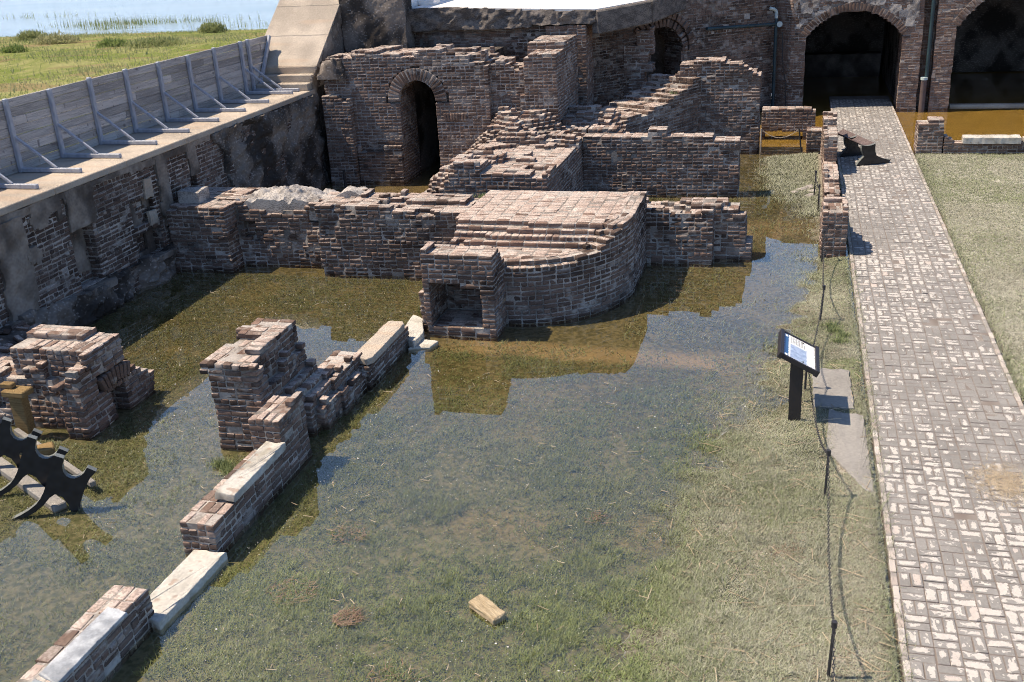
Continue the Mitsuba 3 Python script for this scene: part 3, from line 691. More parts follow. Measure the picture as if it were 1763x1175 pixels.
part(dk, 'roof_sheet', mikit.ply((np.vstack([dv, dv - [0, 0, .25]]), np.array(f + [[a + 7, c + 7, b + 7] for a, b, c in f] + [[0, 7, 8], [0, 8, 1], [1, 8, 9], [1, 9, 2], [2, 9, 10], [2, 10, 3], [3, 10, 11], [3, 11, 4]])), 'white_mat'))
for a, b in (((-5.05, 26.9, 3.84), (-3.9, 28.5, 3.92)), ((-3.9, 28.5, 3.92), (-3.15, 33.1, 3.98))):
    part(dk, 'edge_kerb', mikit.ply(beam(np.array(a) - [-.06, .02, .36], np.array(b) - [-.06, .02, .36], .28, .58), 'asphalt_mat'), 'dark stone kerb along the roof edge')
wh = thing('white_parapet', 'white painted parapet wall in shade with rust streaks, above the stucco wall', 'wall')
part(wh, 'parapet_body', mikit.ply(cb(-10.6, -10.02, 27.05, 50, 3.3, 5.0, .02), 'white_mat'))
part(wh, 'parapet_end', mikit.ply(cb(-10.02, -9.55, 27.75, 28.3, 3.98, 4.12, .02), 'white_mat'))

# ------------------------------------------------------------------ diagonal gorge wall with a broken arch
gw = thing('gorge_wall', 'tall shaded brick wall set askew with a dark broken archway', 'wall')
ga = math.radians(45)
def gpt(a): return -.72 - (6.9 - a) * math.cos(ga), 34.14 - (6.9 - a) * math.sin(ga)
g0 = gpt(0)
def gwmask(x, y, z):
    a = (x - g0[0]) * math.cos(ga) + (y - g0[1]) * math.sin(ga)
    return ~((np.abs(a - 2.5) < .75) & (z < 2.15) | (np.hypot(a - 2.5, z - 2.15) < .75))
def gwH(x, y):
    a = (x - g0[0]) * math.cos(ga) + (y - g0[1]) * math.sin(ga)
    return ip(a, (-.2, 3.35), (1.5, 3.62), (2.4, 3.80), (3.0, 4.4), (4, 5.0))
masonry(gw, g0[0], g0[1], 6.95, .8, gwH, ang=45, mask=gwmask, tone=.33, spread=.2, weather=.55, rough=.55, far=True)
Cs, Ss, Rs = [], [], []
for ring in range(2):
    for i in range(20 - 7 * (ring == 0) * 0):
        a = math.pi * (i + .5) / 20; r = .76 + .115 + ring * .24
        if ring == 1 and i > 15: continue
        loc = np.array([2.5 + r * math.cos(a), -.03 + .02 * rng.normal(), 2.15 + r * math.sin(a)])
        Cs.append([g0[0] + loc[0] * math.cos(ga) - loc[1] * math.sin(ga), g0[1] + loc[0] * math.sin(ga) + loc[1] * math.cos(ga), loc[2]])
        Ss.append([.215, .1, math.pi / 20 * (r - .02) - .02])
        c, s = math.cos(a), math.sin(a)
        Rs.append(np.array([[math.cos(ga), -math.sin(ga), 0], [math.sin(ga), math.cos(ga), 0], [0, 0, 1.]]) @ np.array([[c, 0, -s], [0, 1, 0], [s, 0, c]]))
emit_bricks(gw, np.array(Cs), np.array(Ss), np.array(Rs), np.clip(.4 + .15 * rng.normal(size=len(Cs)), .05, .95), rng.random(len(Cs)), 300, pname='arch_brick')
bk = [np.array([*gpt(a), 1.4]) + np.array([-.707, .707, 0]) * 1.6 for a in (.2, 5.2)]
part(gw, 'archway_back', mikit.ply(beam(bk[0], bk[1], .3, 3.3), 'tabby_mat'))
bt = thing('broken_buttress', 'jagged sunlit stub of brick beside the dark broken archway', 'buttress')
def btmask(x, y, z): return (x > -4.62 + .1 * nz2(y, z, 3, 1) + .42 * (z > 2.72) + .06 * (z < 1.9)) & (x < -3.86 + .12 * nz2(x, z, 3, 2) - .2 * (z < 2.0))
masonry(bt, -4.68, 28.6, .95, .5, lambda x, y: ip(x, (-4.6, 2.72), (-4.25, 2.76), (-4.2, 3.04), (-3.9, 3.12)), mask=btmask, tone=.62, spread=.16, weather=1., rough=.9, far=True)

# ------------------------------------------------------------------ stair mass, cross ruins (middle distance)
dw = thing('diagonal_stair_wall', 'stepped brick wall running askew up to the square ruin', 'wall')
da = math.degrees(math.atan2(.86, .51))
dl = 3.15; d0 = (-2.36 - .51 * dl, 27.7 - .86 * dl)
def dwH(x, y):
    s = (x - d0[0]) * .51 + (y - d0[1]) * .86
    return ip(s, (-.1, 1.36), (1.2, 1.46), (1.95, 1.56), (2.05, 1.64), (2.25, 1.64), (2.27, 1.72), (2.5, 1.72), (2.52, 1.80), (2.75, 1.8), (2.77, 1.95), (3.2, 1.98)) - .08 * (nz2(x, y, 4, 1) > .68)
masonry(dw, d0[0], d0[1], dl, 1.5, dwH, ang=da, tone=.36, spread=.17, weather=.75, rough=.25, far=True)
sq = thing('square_ruin', 'square block of ruined brick with a chipped right corner, beyond the low cross walls', 'wall')
def sqH(x, y): return ip(x, (-3.2, 1.75), (-3.0, 2.0), (-2.95, 2.24), (-2.75, 2.3), (-1.35, 2.3), (-1.2, 2.22), (-1.1, 2.1), (-.84, 1.98)) + .08 * ((x > -2.6) & (x < -1.75)) - .08 * (nz2(x, y, 5, 6) > .7)
masonry(sq, -3.05, 27.7, 2.2, .8, sqH, tone=.38, spread=.18, weather=.65, rough=1.0, far=True)

m2 = thing('low_cross_wall', 'straight low brick wall with a stepped top, in front of the square ruin', 'wall')
def m2H(x, y): return ip(x, (-4.7, 1.38), (-3.19, 1.38), (-3.18, 1.46), (-2.71, 1.46), (-2.7, 1.38), (-2.28, 1.38), (-2.27, 1.31), (-1.65, 1.31), (-1.63, 1.235), (-1.1, 1.235))
masonry(m2, -4.66, 23.1, 3.55, .5, m2H, tone=.36, spread=.2, weather=.65, rough=.75)

m1 = thing('rubble_platform', 'broad brick platform with a worn stepped top, below the arched doorway wall', 'platform')
def m1H(x, y):
    base = 1.30 + .06 * sm(20.5, 19.4, y) - .10 * sm(21.5, 23, y)
    h = base + .16 * sm(-5.9, -6.1, x) * sm(21.2, 20.6, y)
    h = np.where((y > 22.7), 1.27 + (y - 22.7) * .40 * sm(-4.9, -6.0, x) + .34 * (nz2(x, y, 2.7, 9) - .45) + .07 * sm(-5.4, -6.2, x), h)
    h = h - 1.0 * np.clip((-6.75 + .35 * (nz2(x, y, 2.5, 4) - .5) - x + .35 * sm(20, 19.4, y)) / .8, 0, 1)
    return h - .08 * (nz2(x, y, 3.3, 2) > .64) + .08 * (nz2(x, y, 2.1, 8) > .70)
masonry(m1, -7.6, 19.45, 2.97, 4.6, m1H, tone=.48, spread=.22, weather=.95, rough=.3, drop=.03)
r3 = thing('rubble_step', 'crumbled brick footing running from the platform towards the doorway', 'rubble')
masonry(r3, -8.35, 22.9, .8, 1.2, lambda x, y: .25 + .75 * (x + 8.35) + .2 * (nz2(x, y, 4) - .5), tone=.5, spread=.25, weather=.9, rough=.8, drop=.08)
r4 = thing('rubble_step', 'stepped brick courses joining the platform to the diagonal stair wall', 'rubble')
masonry(r4, -5.5, 24.05, 1.6, 1.5, lambda x, y: 1.36 + .09 * np.floor((y - 24.05) / .4) - .25 * sm(-4.4, -3.9, x) + .1 * (nz2(x, y, 4, 7) - .5), tone=.5, spread=.2, weather=.9, rough=.5)
r5 = thing('rubble_step', 'narrow brick ledge behind the stepped low cross wall', 'rubble')
masonry(r5, -4.63, 23.62, 1.2, .5, lambda x, y: 1.42 + .12 * (nz2(x, y, 4, 7) - .5) - .3 * sm(-4., -3.5, x), tone=.5, spread=.2, weather=.9, rough=.5)

m5 = thing('low_end_wall', 'short low brick wall with a bright top beside the left casemate arch', 'wall')
masonry(m5, -.86, 29.6, 1.45, .5, lambda x, y: .80 + .05 * (nz2(x, y, 4) - .5) - .2 * sm(.45, .6, x), tone=.42, weather=.7, rough=.5, far=True, mask=lambda x, y, z: z > .12 + .1 * nz2(x, y, 3, 3) - .4 * ((x < -.7) | (x > .3)))
pi5 = thing('brick_stub', 'small square brick stub at the corner of the path wall', 'pier')
masonry(pi5, .34, 27.8, .5, .5, lambda x, y: .55 + 0 * x, tone=.52, weather=.8, rough=.5, far=True)

# ------------------------------------------------------------------ cross wall with round platform
cw = thing('cross_wall', 'thick brick cross wall with white rubble on its top, running out from the sea wall', 'wall')
def cwmask(x, y, z):
    front = np.where(x < -10.25, 16.93, np.where(x < -8.45, 17.38, 16.88)) + .12 * (nz2(x, z, 3, 2) - .5) * (x > -10.2) * (z > .5)
    back = np.where(x < -10.1, 18.5, 17.95)
    return (y > front) & (y < back)
def cwH(x, y):
    h = ip(x, (-11.6, 1.27), (-10.2, 1.27), (-10.0, 1.12), (-8.9, 1.12), (-8.7, 1.26), (-8.4, 1.34), (-6.95, 1.34), (-6.93, 1.27), (-5.3, 1.27))
    return h + .08 * ((y > 17.35) & (x > -8.4) & (nz2(x, y, 1.7, 3) > .4)) - .08 * (nz2(x, y, 3.6, 5) > .7)
masonry(cw, -11.58, 16.88, 6.15, 1.61, cwH, mask=cwmask, tone=.33, spread=.2, weather=.75, rough=.95, drop=.03)
part(cw, 'rubble_core', mikit.ply(heap(-10.35, -8.35, 17.42, 18.25, lambda x, y: 1.15 + .20 * np.sin(np.pi * np.clip((x + 10.35) / 2.0, 0, 1)) ** .8 * np.sin(np.pi * np.clip((y - 17.42) / .83, 0.02, 1)) ** .5 * (.55 + .4 * nz2(x, y, 2.2, 5)) + .14 * nz2(x, y, 9, 5) + .05 * nz2(x, y, 24, 6), .025, .9), 'rubble_mat', smooth=25), 'lumpy white rubble core')
part(cw, 'rubble_core', mikit.ply(heap(-8.4, -7.6, 17.55, 17.95, lambda x, y: 1.24 + .18 * np.sin(np.pi * np.clip((x + 8.4) / .8, 0, 1)) * (.5 + nz2(x, y, 4, 5)) + .06 * nz2(x, y, 12, 5), .035, .9), 'rubble_mat', smooth=25))
sl = single('limestone_block', heap(-11.45, -11.0, 17.2, 17.6, lambda x, y: 1.45 + .05 * nz2(x, y, 6, 5), .05, 1.25), 'rubble_mat', 'rough pale block lying in the corner where the cross wall meets the sea wall', 'block', smooth=30)

rd = thing('round_platform', 'curved brick platform with a stepped round front, beside the small fireplace', 'platform')
CX, CY, CRR = -4.36, 16.70, 1.87
def rdH(x, y):
    yy = y + .04 * (nz2(x, y, 4, 2) - .5)
    fr = 15.95 + .28 * np.abs(x + 3.9) ** 1.0 * (x < -3.9) * .25
    h = np.where(yy > fr + .12, 1.335, np.where(yy > fr - .02, 1.26, np.where(yy > fr - .16, 1.18, np.where(yy > fr - .30, 1.10, 1.02))))
    edge = np.hypot(x - CX, y - CY)
    h = np.where((edge > CRR - .13) & (y < 15.75) & (x < -3.2), .94, h)
    return np.where(x > -2.95, np.maximum(h, ip(y, (15.2, 1.02), (15.6, 1.1), (15.8, 1.18), (16.0, 1.26), (16.15, 1.335))), h)
def rdmap(s, d):
    th = math.radians(-98) + s / CRR
    r = CRR - d
    return CX + r * np.cos(th), CY + r * np.sin(th), th + np.pi / 2, r / CRR
masonry(rd, 0, 0, CRR * math.radians(100), .345, rdH, mapf=rdmap, tone=.30, spread=.16, weather=.6, rough=.16, drop=.004, n_parts=150)
masonry(rd, CX + CRR, CY + .06, 1.5, .345, rdH, ang=90, tone=.30, spread=.16, weather=.6, rough=.15, drop=.004, n_parts=30)
def rdin(x, y, z): return ((np.hypot(x - CX, y - CY) < CRR - .33) | ((y > CY) & (x < CX + CRR - .33)))
masonry(rd, -5.45, 14.9, 2.65, 3.3, rdH, mask=rdin, tone=.62, spread=.17, weather=.95, rough=.1, drop=.012, n_parts=120)
rs = thing('brick_stack', 'small worn stack of bricks in the corner behind the fireplace', 'pier')
masonry(rs, -5.62, 16.55, .4, .32, 1.30, tone=.6, weather=.9, rough=.6)

ew = thing('east_wall_stub', 'short ragged brick wall right of the round platform, with a battered end', 'wall')
def ewH(x, y): return ip(x, (-2.5, .98), (-1.95, .98), (-1.9, .90), (-1.7, .95), (-.8, .95)) + .08 * (nz2(x, y, 3, 6) > .62) - .08 * (nz2(x, y, 5, 2) > .7)
def ewmask(x, y, z): return (y > np.where(x < -1.32, 18.15, 18.55)) & (x < -.64 - .22 * np.clip(z, 0, .95) / .95 + .06 * nz2(y, z, 6, 1)) & (y < 19.1)
masonry(ew, -2.76, 18.15, 2.14, .92, ewH, mask=ewmask, tone=.40, spread=.24, weather=.8, rough=.65, drop=.04)

# fireplace
fp = thing('brick_fireplace', 'small freestanding brick fireplace with a square opening, in the flooded court', 'fireplace')
def fpmask(x, y, z): return ~((x > -5.27) & (x < -4.53) & (y < 14.95) & (z > .14) & (z < ip(x, (-5.3, .90), (-4.5, .76))))
masonry(fp, -5.44, 14.2, 1.16, .92, lambda x, y: ip(x, (-5.44, 1.385), (-4.3, 1.33)) - .08 * ((y > 14.65) & (nz2(x, y, 4, 1) > .5)) - .25 * sm(14.65, 15., y), mask=fpmask, tone=.44, spread=.24, weather=.55, rough=.5, drop=.01)
masonry(fp, -5.62, 14.45, .2, .6, lambda x, y: .66 + .1 * (nz2(x, y, 6) - .5), tone=.45, rough=.7, n_parts=60)

# ------------------------------------------------------------------ long partition with sills
PXF = -5.57
pa = thing('partition_wall', 'low brick partition in the flooded court, middle length carrying a white stone sill', 'wall')
def block(x, y): return (y > 9.6) & (y < 10.14)
masonry(pa, PXF, 7.95, 2.3, .42, lambda x, y: np.where(y > 9.6, .79 + .08 * ((x > -5.7) & (y > 9.9)), .415), ang=90, tone=.45, spread=.2, weather=.9, rough=.3, drop=.006)
pq = thing('broken_pillar', 'tall overhanging broken brick pillar in the partition', 'pillar')
def pqH(x, y): return np.where(y > 10.95, 1.26, np.where((x > -6.45) & (y > 10.5), 1.26, 1.19))
def pqmask(x, y, z):
    lft = -6.90 + .07 * sm(1.12, .95, z) + .06 * nz2(y, z, 5, 3)
    frt = 10.10 + .05 * nz2(x, z, 4, 4)
    rgt = -6.16 + .45 * sm(1.1, .1, z) * sm(10.1, 11, y) + .25 * (nz2(y, z, 3, 2) - .5)
    return (x > lft) & (y > frt) & (x < rgt) & (y < 11.5 + .2 * (nz2(x, z, 4) - .5))
masonry(pq, -6.92, 10.05, 1.38, 1.61, pqH, mask=pqmask, tone=.42, spread=.24, weather=.6, rough=.6, drop=.02)
pr = thing('partition_wall', 'ragged low brick stretch right behind the tall broken pillar', 'wall')
masonry(pr, PXF - .04, 11.4, 1.0, .66, lambda x, y: np.where(x > -5.72, .30, .50) - .22 * sm(-6.1, -6.25, x) + .12 * (nz2(x, y, 6, 2) - .5), ang=90, tone=.44, spread=.24, weather=.9, rough=.8, drop=.03)
ps = thing('partition_wall', 'low brick stretch by the fireplace under a long cream stone sill', 'wall')
masonry(ps, PXF, 12.2, 1.62, .42, lambda x, y: .335 + 0 * x, ang=90, tone=.36, spread=.2, weather=.8, rough=.5, drop=.01)
pn = thing('partition_wall', 'nearest brick stretch with grey slate on its top, low left', 'wall')
masonry(pn, PXF - .05, 4.6, 2.28, .40, lambda x, y: .355 + .07 * (y > 6.55) + 0 * x, ang=90, tone=.42, spread=.2, weather=.9, rough=.35, drop=.006)
single('stone_sill', slab([(-5.80, 8.42), (-5.545, 8.38), (-5.545, 9.58), (-5.80, 9.60)], .418, .505, .004, .012), 'stone_mat', 'white stone sill on the middle partition stretch', 'sill', 'stone sills on the partition', smooth=40)
single('stone_sill', slab([(-5.86, 12.28), (-5.60, 12.22), (-5.545, 12.30), (-5.545, 13.58), (-5.60, 13.66), (-5.84, 13.66)], .336, .435, .004, .012), 'concrete_mat', 'cream stone sill with clipped corners nearest the fireplace', 'sill', 'stone sills on the partition', smooth=40)
single('slate_slab', slab([(-5.86, 5.60), (-5.62, 5.52), (-5.61, 6.50), (-5.84, 6.54)], .36, .40, .008, .01), 'slate_mat', 'farther grey slate slab on the nearest partition stretch', 'slab', smooth=40)
single('slate_slab', slab([(-5.84, 4.7), (-5.61, 4.7), (-5.61, 5.48), (-5.86, 5.56)], .36, .395, .008, .01), 'slate_mat', 'nearer grey slate slab at the lower left corner', 'slab', smooth=40)
single('threshold_stone', slab([(-5.87, 6.84), (-5.52, 6.76), (-5.49, 7.3), (-5.48, 7.95), (-5.85, 7.95)], -.08, .085, .008, .012), 'stone_mat', 'long pale threshold stone lying between two partition stretches', 'slab', smooth=40)
single('threshold_stone', slab([(-5.87, 14.78), (-5.63, 14.6), (-5.42, 14.05), (-5.43, 13.62), (-5.56, 13.72), (-5.80, 14.05)], -.08, .12, .008, .015), 'stone_mat', 'irregular pale stone at the foot of the fireplace', 'slab', smooth=40)
single('threshold_stone', slab([(-5.52, 13.6), (-5.42, 13.98), (-5.15, 13.92), (-5.2, 13.68)], -.08, .03, .01, .01), 'stone_mat', 'small pale stone awash just below the fireplace foot', 'slab', smooth=40)

# ------------------------------------------------------------------ ruin at the left edge
lr = thing('oven_ruin', 'broken brick oven ruin with flat top and small dark opening, at the left edge', 'ruin')
def lrH(x, y):
    top = 1.13 + .08 * ((y > 10.75) & (x < -9.05))
    low = ip(y, (11.05, .78), (11.2, .66), (11.35, .52), (11.5, .40), (11.7, .30))
    left = .78 - .25 * (nz2(x, y, 2.2, 6) - .3) - .10 * sm(-10.3, -11, x)
    h = np.where(y > 11.15, np.where(x > -9.15, low, -.3), top)
    h = np.where(x < -9.95 + .2 * (nz2(x, y, 4, 1) - .5), left, h)
    return np.where((y < 10.45 + .2 * (nz2(x, y, 4, 8) - .5)) & (x > -9.95), ip(x, (-9.95, .75), (-9.4, .85), (-9.05, .3), (-8.95, .9)) + .12 * (nz2(x, y, 5, 9) - .5) * 2, h)
def lrmask(x, y, z): return ~((x > -8.78) & (y > 10.56) & (y < 11.24) & (z > .46) & (z < .72)) & ~((x > -8.98) & (y > 10.82) & (y < 11.05) & (z < .36)) & (y > 10.02 + .25 * (x < -9.0) + .15 * nz2(x, z, 4, 2)) & (y < np.where(x < -9.9, 11.4, 12))
masonry(lr, -8.68, 10.0, 1.72, 2.5, lrH, ang=90, mask=lrmask, tone=.40, spread=.22, weather=.8, rough=.6, drop=.03)
Cs, Ss, Rs = [], [], []
for i in range(8):
    a = .10 * (i - 3.5)
    Cs.append([-8.744, 10.62 + i * .078, .60 - .012 * abs(i - 3.5)]); Ss.append([.09, .066, .235])
    Rs.append(np.array([[1, 0, 0], [0, math.cos(a), math.sin(a)], [0, -math.sin(a), math.cos(a)]]))
emit_bricks(lr, np.array(Cs) + [.022, 0, 0], np.array(Ss), np.array(Rs), np.full(8, .32), np.full(8, .3), 300, pname='arch_brick')
lb = thing('rubble_heap', 'tumbled bricks and plaster between the oven ruin and the sea wall', 'rubble')
part(lb, 'heap_core', mikit.ply(heap(-11.62, -10.2, 10.9, 13.1, lambda x, y: (.62 - .42 * sm(-11.3, -10.3, x)) * sm(13.1, 12.2, y) + .2 * (nz2(x, y, 4, 5) - .5), .06), 'tabby_mat', smooth=30))
n = 90; bx_ = rng.uniform(-11.55, -10.3, n); by_ = rng.uniform(11, 12.9, n)
bz_ = (.62 - .42 * sm(-11.3, -10.3, bx_)) * sm(13.1, 12.2, by_) + .02
R_ = np.array([trimesh.transformations.euler_matrix(*rng.normal(0, .35, 2), rng.uniform(0, 6))[:3, :3] for _ in range(n)])
emit_bricks(lb, np.c_[bx_, by_, bz_], np.tile(BD, (n, 1)) * rng.uniform(.6, 1, (n, 1)), R_, np.clip(.4 + .25 * rng.normal(size=n), .05, .95), rng.random(n))
tb = thing('timber_shore', 'yellowish timber post shoring the oven ruin', 'timber')
part(tb, 'post', mikit.ply(cb(-9.72, -9.52, 10.02, 10.16, -.1, .60, .01), 'timber_mat'))
part(tb, 'cap_block', mikit.ply(cb(-9.78, -9.44, 9.98, 10.20, .605, .69, .012), 'timber_mat'))
part(tb, 'cap_block', mikit.ply(cb(-9.84, -9.66, 10.06, 10.16, .695, .76, .01), 'timber_mat'))

# ------------------------------------------------------------------ wall along the path
rw = thing('path_wall', 'narrow ragged brick wall bordering the path, tall at both ends', 'wall')
def rwH(x, y): return ip(y, (18.6, .88), (19.5, .90), (19.6, .70), (20.0, .70), (20.1, .55), (21.0, .40), (21.9, .36), (22., .28), (23.1, .25), (23.2, .38), (24.0, .42), (24.1, .40), (24.9, .40), (25.0, .95), (26.35, .97), (26.4, 1.12), (27.6, 1.14)) + .12 * (nz2(x, y, 4, 3) - .5)
def rwmask(x, y, z): return (x > np.where(y < 20.4, .66, .70) + .10 * (nz2(y, z, 4, 1) - .5) - .10 * sm(20.8, 19.6, y) * (z < .7)) & (x < 1.03 + .03 * nz2(y, z, 5, 2))
masonry(rw, 1.04, 18.72, 8.7, .46, rwH, ang=90, mask=rwmask, tone=.52, spread=.22, weather=.9, rough=.7, drop=.03)
rk = thing('fallen_stones', 'few pale stones tumbled in the water left of the path wall', 'rubble')
for (x, y, s) in ((.28, 23.6, .13), (.42, 23.75, .16), (.5, 23.45, .12), (.12, 23.4, .1), (.45, 23.1, .12)):
    m = trimesh.creation.icosphere(2, s * .8); m.vertices = m.vertices * [1.2, 1, .6] * (.55 + .9 * meshkit.noise(m.vertices * 14 + x))[:, None] + [x, y, .02]
    part(rk, 'stone', mikit.ply(m, 'mortar_mat'))
rp2 = thing('end_pier', 'squat brick pier at the far right edge of the path', 'pier')
masonry(rp2, 2.99, 27.36, .63, .6, lambda x, y: .80 + .085 * (x > 3.3) * (y > 27.5), tone=.40, spread=.2, weather=.8, rough=.35)
lw2 = thing('low_front_wall', 'low brick wall right of the squat pier, with a white stone on it', 'wall')
masonry(lw2, 3.63, 27.36, 4.2, .42, lambda x, y: .30 + .16 * sm(3.9, 3.65, x), tone=.34, spread=.18, weather=.6, rough=.5)
single('white_coping_stone', slab([(4.06, 27.30), (5.38, 27.30), (5.40, 27.66), (4.08, 27.66)], .302, .46, .006, .012), 'stone_mat', 'long white stone on the low wall right of the squat pier', 'slab', smooth=40)
single('white_coping_stone', slab([(5.46, 27.34), (6.6, 27.34), (6.6, 27.64), (5.46, 27.64)], .302, .43, .006, .012), 'rubble_mat', 'greyer stone cut off by the right edge on the low wall', 'slab', smooth=40)

# ------------------------------------------------------------------ casemates
ca_ = thing('casemate_arcade', 'brick arcade with deep dark casemate arches closing the courtyard', 'arcade')
def arch_open(x, z, x0, x1, zs, rise):
    c = (x0 + x1) / 2; w = (x1 - x0) / 2; r = (w * w + rise * rise) / (2 * rise)
    return (x > x0) & (x < x1) & ((z < zs) | (np.hypot(x - c, z - (zs + rise - r)) < r))
def camask(x, y, z):
    o = arch_open(x, z, .27, 2.99, 2.22, .74) | arch_open(x, z, 4.55, 9.4, 2.42, 1.35)
    slot = (x > 3.58) & (x < 3.90) & (y < 34.2) & (z < 3.4)
    return ~(o | slot)
masonry(ca_, -.20, 33.7, 10.55, 1.0, lambda x, y: 4.35 + .1 * (nz2(x, y, 2) - .5), mask=camask, tone=.56, spread=.19, weather=.85, rough=.45, far=True)
masonry(ca_, -.74, 34.24, .77, .5, 4.3, ang=-45, tone=.70, spread=.16, weather=1., rough=.5, far=True, n_parts=60)
def vous(x0, x1, zs, rise, n):
    c = (x0 + x1) / 2; w = (x1 - x0) / 2; r = (w * w + rise * rise) / (2 * rise); zc = zs + rise - r; h = math.asin(w / r)
    soldiers(ca_, c, zc, 33.7, r, math.pi / 2 + h, math.pi / 2 - h, n, .23, .12, .42)
vous(.27, 2.99, 2.22, .74, 34); vous(4.55, 9.4, 2.42, 1.35, 60)
plate(ca_, 'spalled_plaster', 'rubble_mat', lambda a, z: (z > 2.45 + .5 * np.abs(nz2(a, z, 3.5, 3) - .3)) & (nz2(a, z, 6, 8) > .42) & ~arch_open(a, z, .1, 3.16, 2.22, .98), -.15, 3.4, 2.3, 3.5, (0, 33.7), 0, .012, rough=.012, res=.035)
cs_ = thing('casemate_interior', 'dark vaulted interior of the casemates behind the arcade', 'vault')
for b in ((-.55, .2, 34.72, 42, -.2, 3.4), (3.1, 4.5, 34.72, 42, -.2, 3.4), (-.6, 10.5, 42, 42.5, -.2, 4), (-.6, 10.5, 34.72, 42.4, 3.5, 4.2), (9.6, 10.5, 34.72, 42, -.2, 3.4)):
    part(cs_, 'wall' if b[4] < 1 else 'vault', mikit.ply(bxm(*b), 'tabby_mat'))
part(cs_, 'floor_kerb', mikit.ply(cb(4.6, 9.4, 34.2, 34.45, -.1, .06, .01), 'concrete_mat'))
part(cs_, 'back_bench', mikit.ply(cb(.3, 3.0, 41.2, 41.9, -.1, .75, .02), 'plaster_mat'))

pp = thing('drain_pipe', 'horizontal blue green drain pipe turning down beside the left casemate pier', 'pipe')
a_ = np.array(gpt(4.1)); 
part(pp, 'horizontal_pipe', mikit.ply(tube([(a_[0] + .1, a_[1] - .12, 2.72), (-.66, 33.85, 2.62)], .05, 10), 'pipe_mat', smooth=40))
part(pp, 'vertical_pipe', mikit.ply(tube([(-.66, 33.85, 2.80), (-.66, 33.85, .1)], .05, 10), 'pipe_mat', smooth=40))
part(pp, 'elbow', mikit.ply(tube([(-.66, 33.85, 2.78), (-.66, 33.85, 2.98), (-.72, 33.8, 3.06), (-.86, 33.75, 3.10)], .05, 10), 'pvc_mat', smooth=40), 'pale plastic elbow')
m = trimesh.creation.cylinder(.085, .06, sections=16); m.apply_transform(trimesh.transformations.rotation_matrix(math.pi / 2, [1, 0, 0])); m.apply_translation([-.55, 33.8, 2.62])
part(pp, 'valve', mikit.ply(m, 'pvc_mat', smooth=40), 'round pale pipe end')
part(pp, 'cable', mikit.ply(tube([(-.45, 33.55, 2.4), (-.42, 33.5, 1.6), (-.3, 33.5, .9), (-.26, 33.5, .2)], .018, 6), 'iron_mat', smooth=40))
dp = thing('down_pipe', 'rust brown and blue down pipe in the slot between the two casemate arches', 'pipe')
part(dp, 'lower_pipe', mikit.ply(tube([(3.74, 33.72, -.1), (3.74, 33.72, .90)], .085, 12), 'rust_mat', smooth=40), 'rusty lower length')
part(dp, 'collar', mikit.ply(tube([(3.74, 33.72, .90), (3.74, 33.72, .98)], .105, 12), 'pvc_mat', smooth=40))
part(dp, 'upper_pipe', mikit.ply(tube([(3.80, 33.74, .98), (3.80, 33.74, 3.35)], .055, 12), 'pipe_mat', smooth=40), 'blue grey upper length')

# ------------------------------------------------------------------ brick path
PX0, PX1, PB = 1.10, 2.945, .062
U = (PX1 - PX0 - 2 * PB) / 8
v = np.array([[PX0, y, z] for y in (3., 36.) for z in (-.25, .064)] + [[PX1, y, z] for y in (3., 36.) for z in (-.25, .064)])
struct('brick_path', trimesh.Trimesh(v, [[1, 5, 7], [1, 7, 3], [0, 4, 5], [0, 5, 1], [0, 1, 3], [0, 3, 2], [4, 6, 7], [4, 7, 5]], process=False), 'path_joint_mat', label='brick path half covered with dried grey mud')
pb = []
Y0 = 5.6
for j in range(int((35.5 - Y0) / U)):
    for i in range(8):
        x, y = PX0 + PB + i * U, Y0 + j * U
        for h in (0, 1):
            if (i + j) % 2: pb.append((x + U / 2, y + U * (.25 + .5 * h), U - .009, U / 2 - .009, 0))
            else: pb.append((x + U * (.25 + .5 * h), y + U / 2, U - .009, U / 2 - .009, 1))
pb = np.array(pb)
# warped a little: the path has settled
pz = .071 + .012 * (nz2(pb[:, 0], pb[:, 1], .9, 4) - .5) + rng.normal(0, .0028, len(pb))
def path_brick(i):
    x, y, l, w, r = pb[i]
    v, f = cbox(l, w, .05, .004)
    v = v + rng.normal(0, .0012, v.shape)
    a, b = int(rng.integers(0, 50)), int(rng.integers(0, 50))
    uv = np.c_[a + .01 + .96 * np.clip(v[:, 0] / l + .5, 0, 1), b + .01 + .96 * np.clip(v[:, 1] / w + .5, 0, 1)]
    v[:, :2] += rng.normal(0, .0015, 2)
    an = (math.pi / 2 if r else 0) + rng.normal(0, .012); c, s = math.cos(an), math.sin(an)
    v = v @ np.array([[c, s, 0], [-s, c, 0], [0, 0, 1]]) + [x + .004 * math.sin(y * 1.7), y, pz[i] - .025]
    return v, f, uv
xs, ys, zs_ = project(np.c_[pb[:, :2], pz])
inf = (xs > -5) & (xs < 1768) & (ys < 1182)
order = np.argsort(np.where(inf, zs_, 1e6 + zs_))
for i in order[:280]:
    v, f, uv = path_brick(i)
    part('brick_path', 'paving_brick', mikit.ply((v, f), 'path_brick_mat', uv=uv))
acc = [path_brick(i) for i in order[280:]]
off = np.cumsum([0] + [len(a[0]) for a in acc[:-1]])
part('brick_path', 'paving_brickwork', mikit.ply((np.vstack([a[0] for a in acc]), np.vstack([a[1] + o for a, o in zip(acc, off)])), 'path_brick_mat', uv=np.vstack([a[2] for a in acc])), kind='stuff')
eb = []
for x in (PX0 + PB / 2, PX1 - PB / 2):
    y = 5.0
    while y < 34.8:
        eb.append((x + rng.normal(0, .003), y + .105)); y += .212
eb = np.array(eb); acc = []
x_, y_, z_ = project(np.c_[eb, np.full(len(eb), .07)])
